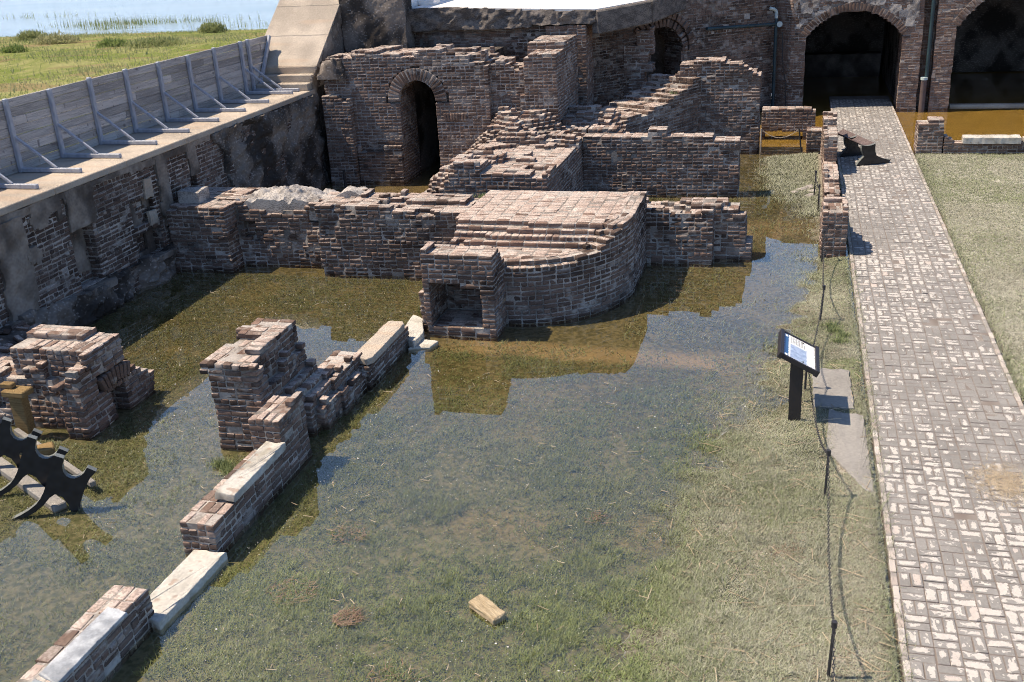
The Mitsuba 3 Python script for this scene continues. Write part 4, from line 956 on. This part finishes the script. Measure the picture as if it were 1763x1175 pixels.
for i in np.argsort(np.where((y_ < 1180) & (x_ < 1768), z_, 1e6 + z_)):
    v, f = cbox(PB - .006, .204, .06, .005); v = v + rng.normal(0, .0015, v.shape) + [eb[i, 0], eb[i, 1], .048 + rng.normal(0, .002)]
    acc.append((v, f, np.tile([rng.random(), 0], (len(v), 1))))
for v, f, uv in acc[:20]: part('brick_path', 'edging_brick', mikit.ply((v, f), 'path_edge_mat', uv=uv))
acc = acc[20:]; off = np.cumsum([0] + [len(a[0]) for a in acc[:-1]])
part('brick_path', 'edging_brickwork', mikit.ply((np.vstack([a[0] for a in acc]), np.vstack([a[1] + o for a, o in zip(acc, off)])), 'path_edge_mat', uv=np.vstack([a[2] for a in acc])), kind='stuff')

# concrete pads beside the path
def pad_fn(p, n, uv):
    g = noise(p.x * 2.5, p.y * 2.5); f = noise(p.x * 40, p.y * 40)
    return mix((.215, .208, .198), (.285, .276, .263), g) * (.9 + .2 * f)
scene['pad_mat'] = dif(pad_fn)
single('concrete_pad', slab([(.42, 12.34), (.92, 12.36), (.90, 13.58), (.42, 13.56)], -.05, .074, .004, .01), 'pad_mat', 'muddy concrete pad behind the information panel', 'pad', smooth=40)
single('concrete_pad', slab([(.56, 11.2), (.95, 10.35), (1.04, 10.3), (1.03, 12.2), (.60, 12.3)], -.05, .066, .004, .01), 'pad_mat', 'longer muddy concrete pad in the panel shadow towards the camera', 'pad', smooth=40)

# ------------------------------------------------------------------ cannon cradles
def cradle_plate(p0, ang, prof, th):
    P = Polygon(prof).buffer(-.004).buffer(.004)
    m = trimesh.creation.extrude_polygon(P, th, engine='earcut')
    c, s = math.cos(math.radians(ang)), math.sin(math.radians(ang))
    m.apply_transform(np.array([[c, 0, s, p0[0]], [s, 0, -c, p0[1]], [0, 1, 0, p0[2]], [0, 0, 0, 1.]]) @ trimesh.transformations.translation_matrix([0, 0, -th]))
    return m
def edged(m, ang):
    """the cast plate with its narrow edges told apart in uv, for a painted sun glint"""
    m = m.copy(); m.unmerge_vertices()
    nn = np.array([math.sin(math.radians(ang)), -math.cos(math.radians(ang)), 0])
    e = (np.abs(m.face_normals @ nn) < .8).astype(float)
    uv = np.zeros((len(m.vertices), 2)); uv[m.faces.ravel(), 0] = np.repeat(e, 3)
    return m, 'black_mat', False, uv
def arc(a, b, sag, n=9):
    a, b = np.array(a), np.array(b); d = b - a; nn = np.array([-d[1], d[0]]); t = np.linspace(0, 1, n)
    return [tuple(a + d * q + nn * sag * 4 * q * (1 - q)) for q in t]
prof = [(-.05, 0), (.09, .055), (.18, .10), (.27, .16), (.33, .225), (.38, .30), (.42, .38), (.45, .46), (.52, .60), (.59, .74), (.68, .69), (.645, .60), (.64, .53), (.66, .47), (.70, .435), (.75, .425), (.80, .44), (.85, .475), (.90, .54), (.99, .475), (.91, .405), (.85, .32), (.79, .21), (.74, .10), (.72, .0), (.62, .0), (.61, .10), (.57, .20), (.50, .26), (.43, .22), (.35, .14), (.24, .06), (.10, .0)]
p3 = np.array([-8.353, 8.25, -.02]); stp = np.array([-.645, .362, 0])
ck_l = ['black curved cannon cradle nearest the camera, at the left edge', 'second black curved cannon cradle from the right, at the left edge', 'black curved cannon cradle cut off by the left edge']
for i in range(3):
    key = thing('cannon_cradle', ck_l[i], 'cradle', 'black cannon cradles at the left edge')
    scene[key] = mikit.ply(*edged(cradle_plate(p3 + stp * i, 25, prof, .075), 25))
rl_l = ['pale timber rail under the feet of the black cradles at the left edge', 'pale timber rail behind the black cradles at the left edge', 'short weathered timber chock under the left cradles']
def rail(a, b, w, h, lab, mat='drift_mat'):
    key = thing('timber_rail', lab, 'timber')
    scene[key] = mikit.ply(beam(a, b, w, h), mat)
rail((-7.93, 8.52, .02), (-9.9, 9.56, .02), .16, .10, rl_l[0], 'pad_mat')
rail((-7.78, 8.95, .10), (-9.7, 10.0, .12), .07, .07, rl_l[1], 'pad_mat')
rail((-9.05, 9.28, .17), (-8.75, 9.55, .17), .2, .14, rl_l[2], 'timber_mat')
prof2 = arc((-.10, .0), (.10, .22), .04, 4) + arc((.10, .22), (.02, .50), .10, 5) + arc((.02, .50), (.37, .51), -.10, 9) + arc((.37, .51), (.41, .22), -.06, 4) + arc((.41, .22), (.80, .08), -.06, 5) + [(.76, .0)] + arc((.55, .0), (.15, .02), .16, 6)
q0 = np.array([1.6, 25.87, .07])
cr_l = ['black cannon cradle on the path, nearer the camera', 'black cannon cradle on the path, half hidden by the path wall']
for i in range(2):
    key = thing('cannon_cradle', cr_l[i], 'cradle', 'black cannon cradles on the path')
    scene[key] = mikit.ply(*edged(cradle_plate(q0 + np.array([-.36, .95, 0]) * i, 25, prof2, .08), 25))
tr = thing('iron_trough', 'rust brown iron trough lying in the two black cradles on the path', 'trough')
dirv = np.array([-.36, .95, 0]); dirv /= np.linalg.norm(dirv); sid = np.array([math.cos(math.radians(25)), math.sin(math.radians(25)), 0])
rows = []
for t in (.06, 1.95):
    for ri in (0, 1):
        for q in np.linspace(-1, 1, 11):
            rows.append(q0 + dirv * t + sid * (.195 + .165 * q) + np.array([0, 0, .515 - .085 * (1 - q * q) - .02 * ri]))
rows = np.array(rows); f = []
for i in range(10):
    f += [[i, i + 1, 22 + i + 1], [i, 23 + i, 22 + i], [11 + i, 33 + i, 34 + i], [11 + i, 34 + i, 12 + i], [i, 11 + i, 12 + i], [i, 12 + i, i + 1]]
f += [[0, 22, 33], [0, 33, 11], [10, 21, 43], [10, 43, 32]]
part(tr, 'trough', mikit.ply((rows, np.array(f)), 'rust_mat', smooth=40))

# ------------------------------------------------------------------ information panel
sg = thing('information_panel', 'black low information panel on two flat legs beside the chain', 'sign')
zh, zl, xa, xb, ya, yb = .985, .76, -.01, .43, 11.86, 12.60
sl_ = np.array([xb - xa, 0, zl - zh]); W_ = np.linalg.norm(sl_); ex_ = sl_ / W_; ey_ = np.array([0, 1., 0]); ez_ = np.cross(ex_, ey_)
def on_panel(m, off=0.):
    Mx = np.eye(4); Mx[:3, 0], Mx[:3, 1], Mx[:3, 2] = ex_, ey_, ez_; Mx[:3, 3] = np.array([xa, ya, zh]) + ez_ * off
    m = m.copy(); m.apply_transform(Mx); return m
LY = yb - ya
for y in (11.93, 12.53):
    part(sg, 'leg', mikit.ply(cb(.115, .265, y - .008, y + .008, -.05, .86, .003), 'sign_mat'))
part(sg, 'frame', mikit.ply(on_panel(cb(0, W_, 0, LY, -.05, -.012, .004)), 'sign_mat'))
for b in ((-.02, .03, -.025, LY + .025), (W_ - .03, W_ + .02, -.025, LY + .025)):
    part(sg, 'rim', mikit.ply(on_panel(cb(*b, -.06, .022, .004)), 'sign_mat'))
for b in ((.031, W_ - .031, -.02, .012), (.031, W_ - .031, LY - .012, LY + .02)):
    part(sg, 'rim', mikit.ply(on_panel(cb(*b, -.05, .012, .004)), 'sign_mat'))
part(sg, 'panel_face', mikit.ply(on_panel(bxm(.10, W_ - .032, .014, LY - .014, -.011, -.002)), 'panel_mat'))
part(sg, 'title_band', mikit.ply(on_panel(bxm(.032, .0985, .014, LY - .014, -.011, -.001)), 'band_mat'), 'dark blue band along the upper edge')
for y in (.035, LY - .10):
    part(sg, 'emblem', mikit.ply(on_panel(bxm(.045, .088, y, y + .06, -.001, .0012)), 'panel_mat'), 'small white emblem on the blue band')
part(sg, 'picture', mikit.ply(on_panel(bxm(.125, .345, .05, .46, -.002, .0006)), 'picture_mat'), 'bluish picture')
for i in range(9):
    part(sg, 'text_line', mikit.ply(on_panel(bxm(.135 + i * .022, .143 + i * .022, .51, .51 + (.19 if i < 8 else .1), -.002, .0008)), 'ink_mat'))

# ------------------------------------------------------------------ chain posts
CP = [(.498, 7.22), (.524, 10.15), (.32, 12.90), (.545, 15.5), (.61, 18.45), (.58, 21.8), (.51, 23.0)]
cpl = ['nearest chain post, at the bottom of the picture', 'chain post in the dry grass beside the long concrete pad', 'chain post right behind the information panel', 'chain post at the water edge midway between panel and path wall', 'chain post at the near end of the path wall', 'chain post leaning by the middle of the path wall', 'farthest chain post of the row, by the fallen stones']
lean = rng.normal(0, .02, (len(CP), 2)); lean[0] = (.02, .0); lean[1] = (.01, .02)
tops = []
for i, (x, y) in enumerate(CP):
    b = np.array([x, y, -.05]); h = .56 if i else .57; t = np.array([x + lean[i, 0], y + lean[i, 1], h]); tops.append(t)
    k = thing('chain_post', cpl[i], 'post', 'chain posts along the path')
    part(k, 'shaft', mikit.ply(tube([b, t], .014, 8), 'iron_mat', smooth=40))
    part(k, 'cap', mikit.ply(tube([t - [0, 0, .01], t + [0, 0, .05]], .024, 10), 'iron_mat', smooth=40))
def link_chain(a, b, sag):
    n = max(8, int(np.linalg.norm(b - a) / .034)); t = np.linspace(0, 1, n)
    p = a + (b - a) * t[:, None] - np.array([0, 0, 1]) * (sag * 4 * t * (1 - t))[:, None]
    p[:, 2] = np.maximum(p[:, 2], .085)
    ms = []
    for i in range(n - 1):
        c, d = (p[i] + p[i + 1]) / 2, p[i + 1] - p[i]; L = np.linalg.norm(d); d /= L
        m = trimesh.creation.torus(.012, .0038, major_sections=8, minor_sections=4)
        m.vertices[:, 0] *= 1.6
        s = np.cross(d, [0, 0, 1.]); s /= np.linalg.norm(s) + 1e-9; u = np.cross(s, d)
        if i % 2: s, u = u, -s
        m.vertices = m.vertices @ np.array([d, s, u]) + c; ms.append(m)
    return cat(ms)
chl = ['hanging chain nearest the camera', 'hanging chain beside the long concrete pad', 'hanging chain just beyond the information panel', 'hanging chain at the water edge', 'hanging chain along the near part of the path wall', 'short hanging chain at the middle of the path wall']
ends = [np.array([.47, 4.6, .56])] + tops
chl = ['hanging chain running out of the bottom of the picture'] + chl
for i in range(len(ends) - 1):
    single('hanging_chain', link_chain(ends[i], ends[i + 1], .30 if i != 6 else .12), 'iron_mat', chl[i], 'chain', 'chains between the posts')
gp = [(-.80, 27.70), (.25, 27.72)]
gl = ['white thin post beside the square ruin, holding a sagging chain', 'dark thin leaning post holding the far sagging chain']
for i, (x, y) in enumerate(gp):
    k = thing('rope_post', gl[i], 'post')
    scene[k] = mikit.ply(tube([(x, y, -.1), (x - (.0 if i == 0 else .10), y, .62)], .020, 8), 'concrete_mat' if i == 0 else 'iron_mat', smooth=40)
single('rope_chain', link_chain(np.array([-.80, 27.70, .6]), np.array([.15, 27.72, .6]), .22), 'concrete_mat', 'pale thin chain sagging across the gap beside the square ruin', 'chain')
single('water_gauge', tube([(-10.85, 23.6, -.1), (-10.85, 23.6, .42)], .035, 8), 'iron_mat', 'dark stake standing in the shaded water before the arch wall', 'stake', smooth=40)

# ------------------------------------------------------------------ driftwood and litter
m = cb(-.195, .195, -.08, .08, -.045, .045, .014)
m = m.subdivide().subdivide().subdivide(); m.vertices += (meshkit.noise(m.vertices * [9, 50, 50]) - .5)[:, None] * .014 + (meshkit.noise(m.vertices * 14 + 3) - .5)[:, None] * .014
an = math.radians(-35); uvw = np.c_[m.vertices[:, 0] * 4 + 3, m.vertices[:, 1] * 4 + 3]
m.apply_transform(trimesh.transformations.euler_matrix(.06, .03, an)); m.apply_translation([-2.55, 7.60, .025])
single('driftwood_block', m, 'drift_mat', 'short squared block of pale driftwood afloat', 'driftwood', uv=uvw)
def blades(x, y, z, L, W, tilt, az, tone, dry):
    """one bent blade of two triangles per entry, plus colours"""
    n = len(x)
    d = np.c_[np.cos(az), np.sin(az), np.zeros(n)]; s = np.c_[-np.sin(az), np.cos(az), np.zeros(n)]
    b = np.c_[x, y, z]
    mid = b + d * (L * .5 * np.sin(tilt * .7))[:, None] + np.c_[np.zeros((n, 2)), L * .5 * np.cos(tilt * .7)]
    tip = mid + d * (L * .5 * np.sin(tilt * 1.15))[:, None] + np.c_[np.zeros((n, 2)), L * .5 * np.cos(tilt * 1.15)]
    w = (W / 2)[:, None]
    v = np.stack([b - s * w, b + s * w, mid + s * w * .9, mid - s * w * .9, tip], 1).reshape(-1, 3)
    o = (np.arange(n) * 5)[:, None, None]
    f = (np.array([[0, 1, 2], [0, 2, 3], [3, 2, 4]])[None] + o).reshape(-1, 3)
    return v, f, np.repeat(np.c_[tone, dry], 5, axis=0)
def blades1(x, y, z, L, W, tilt, az, tone, dry):
    n = len(x)
    d = np.c_[np.cos(az), np.sin(az), np.zeros(n)]; s = np.c_[-np.sin(az), np.cos(az), np.zeros(n)]
    b = np.c_[x, y, z]; tip = b + d * (L * np.sin(tilt))[:, None] + np.c_[np.zeros((n, 2)), L * np.cos(tilt)]
    w = (W / 2)[:, None]
    v = np.stack([b - s * w, b + s * w, tip], 1).reshape(-1, 3)
    return v, np.arange(3 * n).reshape(-1, 3), np.repeat(np.c_[tone, dry], 3, axis=0)
solid_boxes = [(-11.6, -5.4, 16.9, 18.4), (-5.5, -2.4, 14.2, 18.3), (-6.05, -5.45, 4, 6.95), (-6.0, -5.5, 7.9, 10.2), (-6.9, -5.9, 10.1, 11.5), (-6.2, -5.5, 11.4, 13.9), (-2.5, -.7, 18.1, 19.1), (-10.4, -8.6, 10, 11.6), (.62, 1.08, 18.7, 27.5), (.46, .88, 12.4, 13.5), (.66, .98, 10.7, 12.2), (1.08, 2.96, 0, 40), (-5.9, -5.4, 6.8, 8), (-5.9, -5.15, 13.5, 14.8)]
def free(x, y):
    ok = np.ones(len(x), bool)
    for a, b, c, d in solid_boxes: ok &= ~((x > a) & (x < b) & (y > c) & (y < d))
    return ok
def scatter(n, x0, x1, y0, y1, dens):
    x, y = rng.uniform(x0, x1, n), rng.uniform(y0, y1, n)
    k = (rng.random(n) < dens(x, y)) & free(x, y)
    x, y = x[k], y[k]
    a, b, z = project(np.c_[x, y, 0 * x])
    k = (a > -250) & (a < 2150) & (b < 1400)
    return x[k], y[k]
def grass(name, label, sets, mat='grass_mat'):
    V, F, U_, o = [], [], [], 0
    for v, f, u in sets:
        V.append(v); F.append(f + o); U_.append(u); o += len(v)
    scene[name] = mikit.ply((np.vstack(V), np.vstack(F)), mat, uv=np.vstack(U_)); labels[name] = {'label': label, 'category': 'grass', 'kind': 'stuff'}
def tuft_noise(x, y): return nz2(x, y, 1.6, 3) * .36 + nz2(x, y, 6.5, 4) * .40 + nz2(x, y, 14., 14) * .24
def mk(x, y, L, W, tl, dry, tone=None, lo=.0, one=True):
    n = len(x); z = ground_z(x, y) + lo
    tone = rng.random(n) if tone is None else tone
    return (blades1 if one else blades)(x, y, z, L * rng.uniform(.6, 1.3, n), W * rng.uniform(.7, 1.3, n), np.clip(rng.normal(tl, .25, n), .05, 1.5), rng.uniform(0, 6.283, n), tone, np.clip(dry + .22 * rng.normal(size=n), 0, 1))
# drowned grass of the near court
x, y = scatter(380000, -5.5, .6, 6.2, 14.0, lambda x, y: np.clip((tuft_noise(x, y) - .32) * 3.2, .08, 1) * (.35 + .65 * sm(12.5, 8.5, y)) * np.where(np.abs(y - 13.75 + .06 * x) < .3, .12, 1))
wet = sm(-.5, .3, x - shore_x(y))
s1 = mk(x, y, .058 + .03 * (tuft_noise(x, y) > .55), .0075, 1.0, .20 + .62 * wet + .7 * (nz2(x, y, .9, 7) - .5) - .42 * sm(9.6, 7.6, y) * sm(-4.6, -3.2, x) * (1 - wet), np.clip(.35 + .35 * rng.random(len(x)) + .45 * sm(9.3, 7.6, y), 0, 1))
x, y = scatter(90000, -5.5, .6, 13.5, 24, lambda x, y: np.clip((tuft_noise(x, y) - .33) * 2.2, .03, 1) * .7)
s2 = mk(x, y, .09, .012, 1.1, .30 + .4 * sm(-.4, .3, x - shore_x(y)))
x, y = scatter(200000, -11.4, -5.4, 7.5, 16.9, lambda x, y: np.clip((tuft_noise(x, y) - .28) * 2.4, .1, 1))
s3 = mk(x, y, .06, .009, 1.15, .24 + .3 * (nz2(x, y, .9, 7) - .3), rng.random(len(x)) * np.clip(.55 + .45 * sm(12, 9, y), 0, 1))
x, y = scatter(60000, -10.5, -5.9, 4.8, 10, lambda x, y: np.clip((tuft_noise(x, y) - .38) * 3, .03, 1))
s4 = mk(x, y, .075, .007, 1.0, .3)
grass('drowned_grass', 'olive and green grass drowned in the shallow flood water', [s1, s2, s3, s4])
x, y = scatter(110000, -4.8, .0, 6.2, 10.2, lambda x, y: np.clip((tuft_noise(x, y) - .40) * 4, 0, 1) * sm(10.0, 8.2, y) * sm(-4.8, -3.4, x) * sm(.7, .1, x - shore_x(y)))
s1b = mk(x, y, .085, .0065, .75, .10 + .25 * (nz2(x, y, 1.2, 41)), .45 + .55 * rng.random(len(x)))
grass('emerging_grass', 'fresh green grass breaking the water surface in the near court', [s1b])
# silted dry strip between water and path
x, y = scatter(560000, -1.6, 1.1, 6.3, 19.5, lambda x, y: sm(-.75, .35, x - shore_x(y) + .5 * (nz2(x, y, 1.3, 3) - .5)) * np.clip(.35 + 1.3 * (tuft_noise(x, y) - .3), .1, 1))
green = (nz2(x, y, 1.1, 12) > .66)
s5 = mk(x, y, .045, .006, 1.1, np.where(green, .28, .70 + .5 * (nz2(x, y, 2.3, 21) - .5) - .25 * sm(.5, .65, nz2(x, y, .7, 25))), np.clip(rng.random(len(x)) * .6 + .9 * (nz2(x, y, 1.7, 22) - .25), 0, 1))
x, y = scatter(60000, -1.0, .66, 21.5, 27.6, lambda x, y: sm(-.5, .3, x - shore_x(y)) * .9)
s6 = mk(x, y, .08, .016, 1.15, .75)
grass('silted_grass', 'pale silt covered grass along the left side of the path', [s5, s6])
x, y = scatter(470000, 2.93, 8.5, 7, 27.3, lambda x, y: np.clip(.45 + 1.0 * (tuft_noise(x, y) - .3), .15, 1))
s7 = mk(x, y, .052, .010, 1.15, .78 + .7 * (nz2(x, y, .8, 5) - .5) - .42 * sm(.5, .62, nz2(x, y, .55, 2)), np.clip(rng.random(len(x)) * .6 + .8 * (nz2(x, y, 1.3, 23) - .25), 0, 1))
x, y = scatter(60000, 2.9, 5.5, 7, 27.3, lambda x, y: sm(.35, .0, x - 2.95) * .8)
s8 = mk(x, y, .08, .010, 1.0, .45)
grass('lawn_grass', 'pale greyish lawn grass right of the path', [s7, s8])
x = np.r_[rng.normal(1.115, .035, 9000), rng.normal(2.955, .04, 9000)]; y = rng.uniform(6.2, 27, 18000)
k = rng.random(18000) < np.clip((nz2(x, y, 1.5, 31) - .35) * 3, .05, 1); x, y = x[k], y[k]; n = len(x)
grass('edge_grass', 'ragged grass and dead straw creeping over the edges of the path', [blades1(x, y, np.full(n, .066), rng.uniform(.03, .11, n), np.full(n, .007), np.clip(rng.normal(1.0, .3, n), .1, 1.5), rng.uniform(0, 6.283, n), rng.random(n), np.clip(rng.normal(.6, .3, n), 0, 1))])
x, y = 2.40 + rng.normal(0, .15, 1500), 10.72 + rng.normal(0, .2, 1500)
grass('path_litter', 'mat of dead straw and dirt lying on the path near the right edge', [blades1(x, y, np.full(1500, .078), rng.uniform(.03, .10, 1500), np.full(1500, .006), np.clip(rng.normal(1.42, .12, 1500), .9, 1.55), rng.uniform(0, 6.283, 1500), rng.random(1500), rng.random(1500))], 'straw_mat')
# straw
def straws(n, x0, x1, y0, y1, dens, l0, l1):
    x, y = scatter(n, x0, x1, y0, y1, dens); n = len(x)
    az = rng.uniform(0, 3.14, n); L = rng.uniform(l0, l1, n); z = np.maximum(ground_z(x, y), 0) + .012
    c = np.array([[-1, -1, 0], [-1, 1, 0], [-1, 0, 1.4], [1, -1, 0], [1, 1, 0], [1, 0, 1.4]], float)
    F = np.array([[0, 1, 4], [0, 4, 3], [1, 2, 5], [1, 5, 4], [2, 0, 3], [2, 3, 5], [0, 2, 1], [3, 4, 5]])
    w = .0035; lx = c[None, :, 0] * L[:, None] / 2; ly = c[None, :, 1] * w; lz = c[None, :, 2] * w + c[None, :, 0] * (rng.normal(0, .015, n))[:, None]
    v = np.stack([x[:, None] + lx * np.cos(az)[:, None] - ly * np.sin(az)[:, None], y[:, None] + lx * np.sin(az)[:, None] + ly * np.cos(az)[:, None], z[:, None] + np.abs(lz)], -1).reshape(-1, 3)
    return v, (F[None] + (np.arange(n) * 6)[:, None, None]).reshape(-1, 3), np.repeat(np.c_[rng.random(n), rng.random(n)], 6, axis=0)
grass('straw_litter', 'thin straws strewn over the grass and the water', [straws(480, -1.2, 1.1, 6.4, 14, lambda x, y: sm(-.6, .2, x - shore_x(y)),   .06, .26), straws(160, -5.3, -.6, 6.4, 13, lambda x, y:   .8 + 0 * x, .03, .13), straws(120, -11, -6.2, 7.5, 16, lambda x, y: .8 + 0 * x, .03, .13)], 'straw_mat')
labels['straw_litter']['category'] = 'straw'
# small shells and white crumbs that stand in for sun sparkle on the wet
x1_, y1_ = scatter(2600, -5.4, .8, 6.3, 13, lambda x, y: .25 + .6 * (nz2(x, y, .9, 5) > .5)); x2_, y2_ = scatter(1800, -10.5, -6, 7.5, 16, lambda x, y: .6 + 0 * x)
xx, yy = np.r_[x1_, x2_], np.r_[y1_, y2_]; n = len(xx)
oct_ = trimesh.creation.icosahedron(); r = rng.uniform(.002, .0048, n) * (1 + (rng.random(n) > .97) * 1.2)
v = oct_.vertices[None] * np.array([1.3, .9, .6]) * r[:, None, None] + np.stack([xx, yy, np.maximum(ground_z(xx, yy), 0) + .006], -1)[:, None]
scene['shell_sparkle_grit'] = mikit.ply((v.reshape(-1, 3), (oct_.faces[None] + (np.arange(n) * 12)[:, None, None]).reshape(-1, 3)), 'shell_sparkle_mat')
labels['shell_sparkle_grit'] = {'label': 'tiny white shell crumbs, also standing in for sun sparkle, among the drowned grass', 'category': 'shell', 'kind': 'stuff'}
# matted reed clumps afloat
cll = ['round mat of reddish reeds afloat left of the driftwood block', 'bent spray of reddish reeds afloat near the middle partition', 'thin scatter of reddish reeds at the lower left of the court', 'low reddish reed mat near the bottom edge', 'small reed tangle right of the round platform strip', 'brownish reed tangle on the grass by the chain']
for (cx, cy, r, lab, nn) in ((-3.84, 7.25, .12, cll[0], 150), (-4.4, 8.6, .2, cll[1], 70), (-4.55, 7.55, .22, cll[2], 90), (-3.1, 6.55, .2, cll[3], 60), (-1.85, 9.35, .12, cll[4], 30), (.15, 9.0, .14, cll[5], 50)):
    a = rng.uniform(0, 6.28, nn); q = r * np.sqrt(rng.random(nn)); x, y = cx + q * np.cos(a) * 1.2, cy + q * np.sin(a)
    v, f, u = blades1(x, y, np.maximum(ground_z(x, y), 0) + .008 + .012 * rng.random(nn), rng.uniform(.05, .16, nn), np.full(nn, .007), np.clip(rng.normal(1.45, .1, nn), 1.1, 1.55), rng.normal(.5, .9, nn), rng.random(nn), rng.random(nn))
    single('reed_clump', (v, f), 'clump_mat', lab, 'reeds', 'reed litter in the court', uv=u)
# tufts growing on the ruins
def tuft(name, label, pts, n, L, dry=.15):
    P = np.array(pts); i = rng.integers(0, len(P), n); p = P[i] + rng.normal(0, 1, (n, 3)) * [.07, .04, 0]
    v, f, u = blades1(p[:, 0], p[:, 1], p[:, 2], L * rng.uniform(.5, 1.3, n), np.full(n, .009), np.clip(rng.normal(.6, .4, n), 0, 1.4), rng.uniform(0, 6.28, n), .5 + .5 * rng.random(n), np.full(n, dry))
    labels[single(name, (v, f), 'grass_mat', label, 'weeds', uv=u)]['kind'] = 'stuff'
tuft('weed_tuft', 'green weeds along the seam between round platform and rubble platform', [(-5.5, 17.95, 1.26)], 200, .08)
tuft('weed_tuft', 'green weeds on the steps of the diagonal stair wall', [(-2.98, 27.0, 1.66), (-3.02, 27.03, 1.66), (-2.95, 26.97, 1.68)], 160, .09)
tuft('weed_tuft', 'green grass tuft on the shore beside the chain shadow', [(.75, 15.0, .06), (.85, 14.8, .06), (.7, 15.2, .06), (.8, 14.6, .06)], 700, .10, .1)
tuft('weed_tuft', 'green grass tuft at the foot of the fireplace left side', [(-5.8, 15.2, -.02), (-5.78, 15.35, -.02), (-5.8, 15.5, -.02)], 420, .12, .1)
tuft('weed_tuft', 'green grass tuft at the foot of the broken pillar', [(-6.5, 9.75, .0), (-6.4, 9.68, .0), (-6.6, 9.8, .0), (-6.3, 9.6, 0)], 560, .11, .1)

# ------------------------------------------------------------------ bank and marsh beyond the sea wall
n = 90000; x, y = rng.uniform(-75, -14, n), rng.uniform(22, 68, n)
a, b, zc = project(np.c_[x, y, 0 * x + .8]); k = (a > -20) & (a < 560) & (b > -10) & (rng.random(n) < np.clip(2.4 * (nz2(x, y, .5, 3) * .5 + nz2(x, y, .17, 8) * .5 - .30), .05, 1)); x, y = x[k], y[k]; n = len(x)
bz = world_z(x, y); lush = nz2(x, y, .15, 5)
grass('bank_grass', 'rough green and straw coloured grass on the bank beyond the sea wall', [blades1(x, y, bz, rng.uniform(.08, .24, n) * (.7 + .6 * (lush > .55)), np.full(n, .045), np.clip(rng.normal(.5, .3, n), 0, 1.4), rng.uniform(0, 6.28, n), .35 + .65 * rng.random(n), np.clip(.42 + .9 * (nz2(x, y, .2, 9) - .5) + .15 * rng.normal(size=n), 0, 1))], 'bank_grass_mat')
def bush(cx, cy, r, h, lab, n=1500, dry=.1, name='bush', group=None, catg='bush', lo=0.):
    u_ = rng.normal(size=(n, 3)); u_ /= np.linalg.norm(u_, axis=1, keepdims=True); u_[:, 2] = np.abs(u_[:, 2])
    q = rng.random(n) ** .4; p = u_ * q[:, None] * [r, r * .8, h] * (.7 + .5 * meshkit.noise(u_ * 2.5 + cx))[:, None]
    z0 = float(world_z(np.array([cx]), np.array([cy]))[0])
    v, f, uu = blades1(cx + p[:, 0], cy + p[:, 1], max(z0, lo) + p[:, 2], rng.uniform(.1, .3, n), np.full(n, .07), np.clip(rng.normal(.7, .5, n), 0, 1.5), rng.uniform(0, 6.28, n), rng.random(n), np.clip(dry + .1 * rng.normal(size=n), 0, 1))
    single(name, (v, f), 'bank_grass_mat', lab, catg, group, uv=uu)
bush(-43.5, 55.5, 1.6, .55, 'greyish flowering bush at the left shore', dry=.7)
bush(-48, 59, 1.2, .6, 'dark bush cut off by the left edge at the shore', dry=.42)
bush(-36.8, 62.5, 1.0, .6, 'leafy green bush near the middle of the shore', dry=.42)
bush(-33, 50, 1.6, .4, 'low spreading green bush on the middle of the bank', dry=.42)
bush(-30.5, 63, 1.1, .6, 'leafy green bush on the shore left of the ramp', dry=.42)
bush(-27, 62, 1.0, .6, 'tall green bush on the shore close to the ramp', dry=.42)
bush(-37, 52, 1.0, .35, 'small green bush low on the bank', n=900, dry=.1)
bush(-41.5, 49.5, .8, .35, 'small green bush on the left bank', n=700, dry=.1)
def marsh(cx, cy, rx, ry, n, lab):
    x, y = cx + rng.normal(0, rx, n), cy + rng.normal(0, ry, n)
    v, f, u = blades1(x, y, 0 * x - .05, rng.uniform(.3, .8, n), np.full(n, .05), np.clip(rng.normal(.12, .12, n), 0, .6), rng.uniform(0, 6.28, n), .4 + .6 * rng.random(n), np.clip(rng.normal(.45, .2, n), 0, 1))
    single('marsh_grass', (v, f), 'bank_grass_mat', lab, 'marsh grass', 'marsh grass standing in the sea', uv=u)
marsh(-52, 74, 2.6, 1.0, 420, 'dense left clump of marsh grass standing in the sea')
marsh(-46, 74, 2.6, .6, 170, 'thinner right band of marsh grass standing in the sea')
marsh(-50, 70, 1.2, .3, 100, 'near narrow band of marsh grass just off the shore')
marsh(-66, 84, 3, .7, 70, 'far marsh grass at the upper left corner')
marsh(-38, 68.5, 2.0, .3, 60, 'sparse marsh grass along the water edge towards the ramp')
dl_ = thing('drift_log', 'brown drift timber lying on the bank behind the fence', 'driftwood')
part(dl_, 'log', mikit.ply(beam((-21.5, 39.2, 1.15), (-17.6, 40.2, 1.2), .3, .22), 'rust_mat'))
